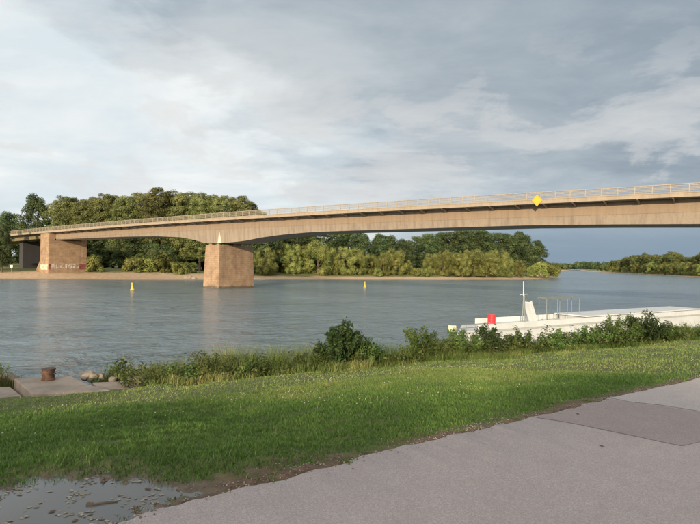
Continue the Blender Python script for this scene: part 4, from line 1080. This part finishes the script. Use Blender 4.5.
def stick(pa, pb_, r, z, label):
    a = on_plane(*pa, z); b = on_plane(*pb_, z); c = (a + b) / 2; mb = MB()
    n = 6; mb.tube([((a - c) + (b - a) * i / n + Vector((0.006 * math.sin(i * 2.1), 0.006 * math.cos(i * 1.7), 0))) for i in range(n + 1)], [r * (1 - .5 * i / n) for i in range(n + 1)], 6)
    tag(mb.build('stick', M['bark'], None, c), label, 'stick')
stick((86, 505.5), (118, 501.5), 0.011, WATER_Z + 0.004, 'short dark stick floating in the puddle')
stick((103, 478), (103.5, 484.5), 0.006, WATER_Z + 0.006, 'thin twig across the far rim of the puddle')

# small pale flecks floating on the puddle, too many to count
n = 900; x0, y0 = PUD.min(0); x1, y1 = PUD.max(0)
x = rg.uniform(-3.2, 0.2, n * 4); y = rg.uniform(2.9, 4.2, n * 4); c = wob(x, y, 0.3, 0) + 0.4 * wob(x, y, 0.1, 2)
ok = (poly_sdf(x, y, PUD) < -0.02) & (c > 0.3); x, y = x[ok], y[ok]; n = len(x)
P = np.stack([x, y, WATER_Z + 0.002 + rg.uniform(0, 0.002, n)], 1); nr = unit(rg.normal(size=(n, 3)) * 0.08 + np.array([0, 0, 1.0]))
ang = np.arange(7)[None] * (2 * math.pi / 7) + rg.uniform(0, 6.28, (n, 1)); rad = rg.uniform(0.6, 1.25, (n, 7)) * (0.013 * rg.uniform(0.4, 1.5, n))[:, None]
V = np.stack([P[:, :1] + rad * np.cos(ang), P[:, 1:2] + 0.8 * rad * np.sin(ang), P[:, 2:3] + rg.uniform(-0.001, 0.003, (n, 7))], -1).reshape(-1, 3)
q = np.arange(n * 7).reshape(n, 7); tt = rg.uniform(0, 1, n)
V[:, 2] = np.maximum(V[:, 2], WATER_Z + 0.001)
fl, t, b = new_mat('puddle_fleck')
t.link(t.ramp(t.n('ShaderNodeAttribute', attribute_name='tint').outputs['Fac'], [(0.0, (0.16, 0.12, 0.08)), (0.5, (0.22, 0.19, 0.14)), (1.0, (0.33, 0.31, 0.25))]), b.inputs['Base Color'])
tag(link_mesh('puddle_flecks', np_mesh('puddle_flecks', V, [q], fl, False, [tt])), 'small pale leaf scraps floating on the puddle', 'leaf litter', None, 'stuff')

# grit and pebbles washed along the path's edge
n = 5200; s = rg.uniform(-0.5, 12, n); t = path_edge(s) + rg.normal(size=n) * 0.09 + 0.07 + 0.05 * wob(s, s * 0, 1.1, 3)
ok = (t < path_edge(s) + 0.4) & (rg.uniform(size=n) < np.clip(0.55 + 0.5 * wob(s, t, 0.9, 1), 0.08, 1)); s, t = s[ok], t[ok]; n = len(s)
x, y = xy(s, t); z = np.where(t < path_edge(s) - 0.03, PATH_Z + 0.004, ground_z(s, t)); r = rg.uniform(0.003, 0.010, n)
sq = rg.uniform(0.6, 1.3, (n, 1, 3)) * np.array([1, 1, 0.6])
V = (np.stack([x, y, z + r * 0.25], 1)[:, None, :] + OC[None] * r[:, None, None] * sq).reshape(-1, 3)
Ft = (np.arange(n)[:, None, None] * 7 + tri[None]).reshape(-1, 3); tv = np.repeat(rg.uniform(0, 1, n), 10)
pm_, t_, b_ = new_mat('pebble')
t_.link(t_.ramp(t_.n('ShaderNodeAttribute', attribute_name='tint').outputs['Fac'], [(0.0, (0.10, 0.075, 0.055)), (0.6, (0.24, 0.19, 0.15)), (1.0, (0.42, 0.38, 0.33))]), b_.inputs['Base Color'])
tag(link_mesh('edge_gravel', np_mesh('edge_gravel', V, [Ft], pm_, False, [tv])), 'loose grit and pebbles along the edge of the path', 'gravel', None, 'stuff')
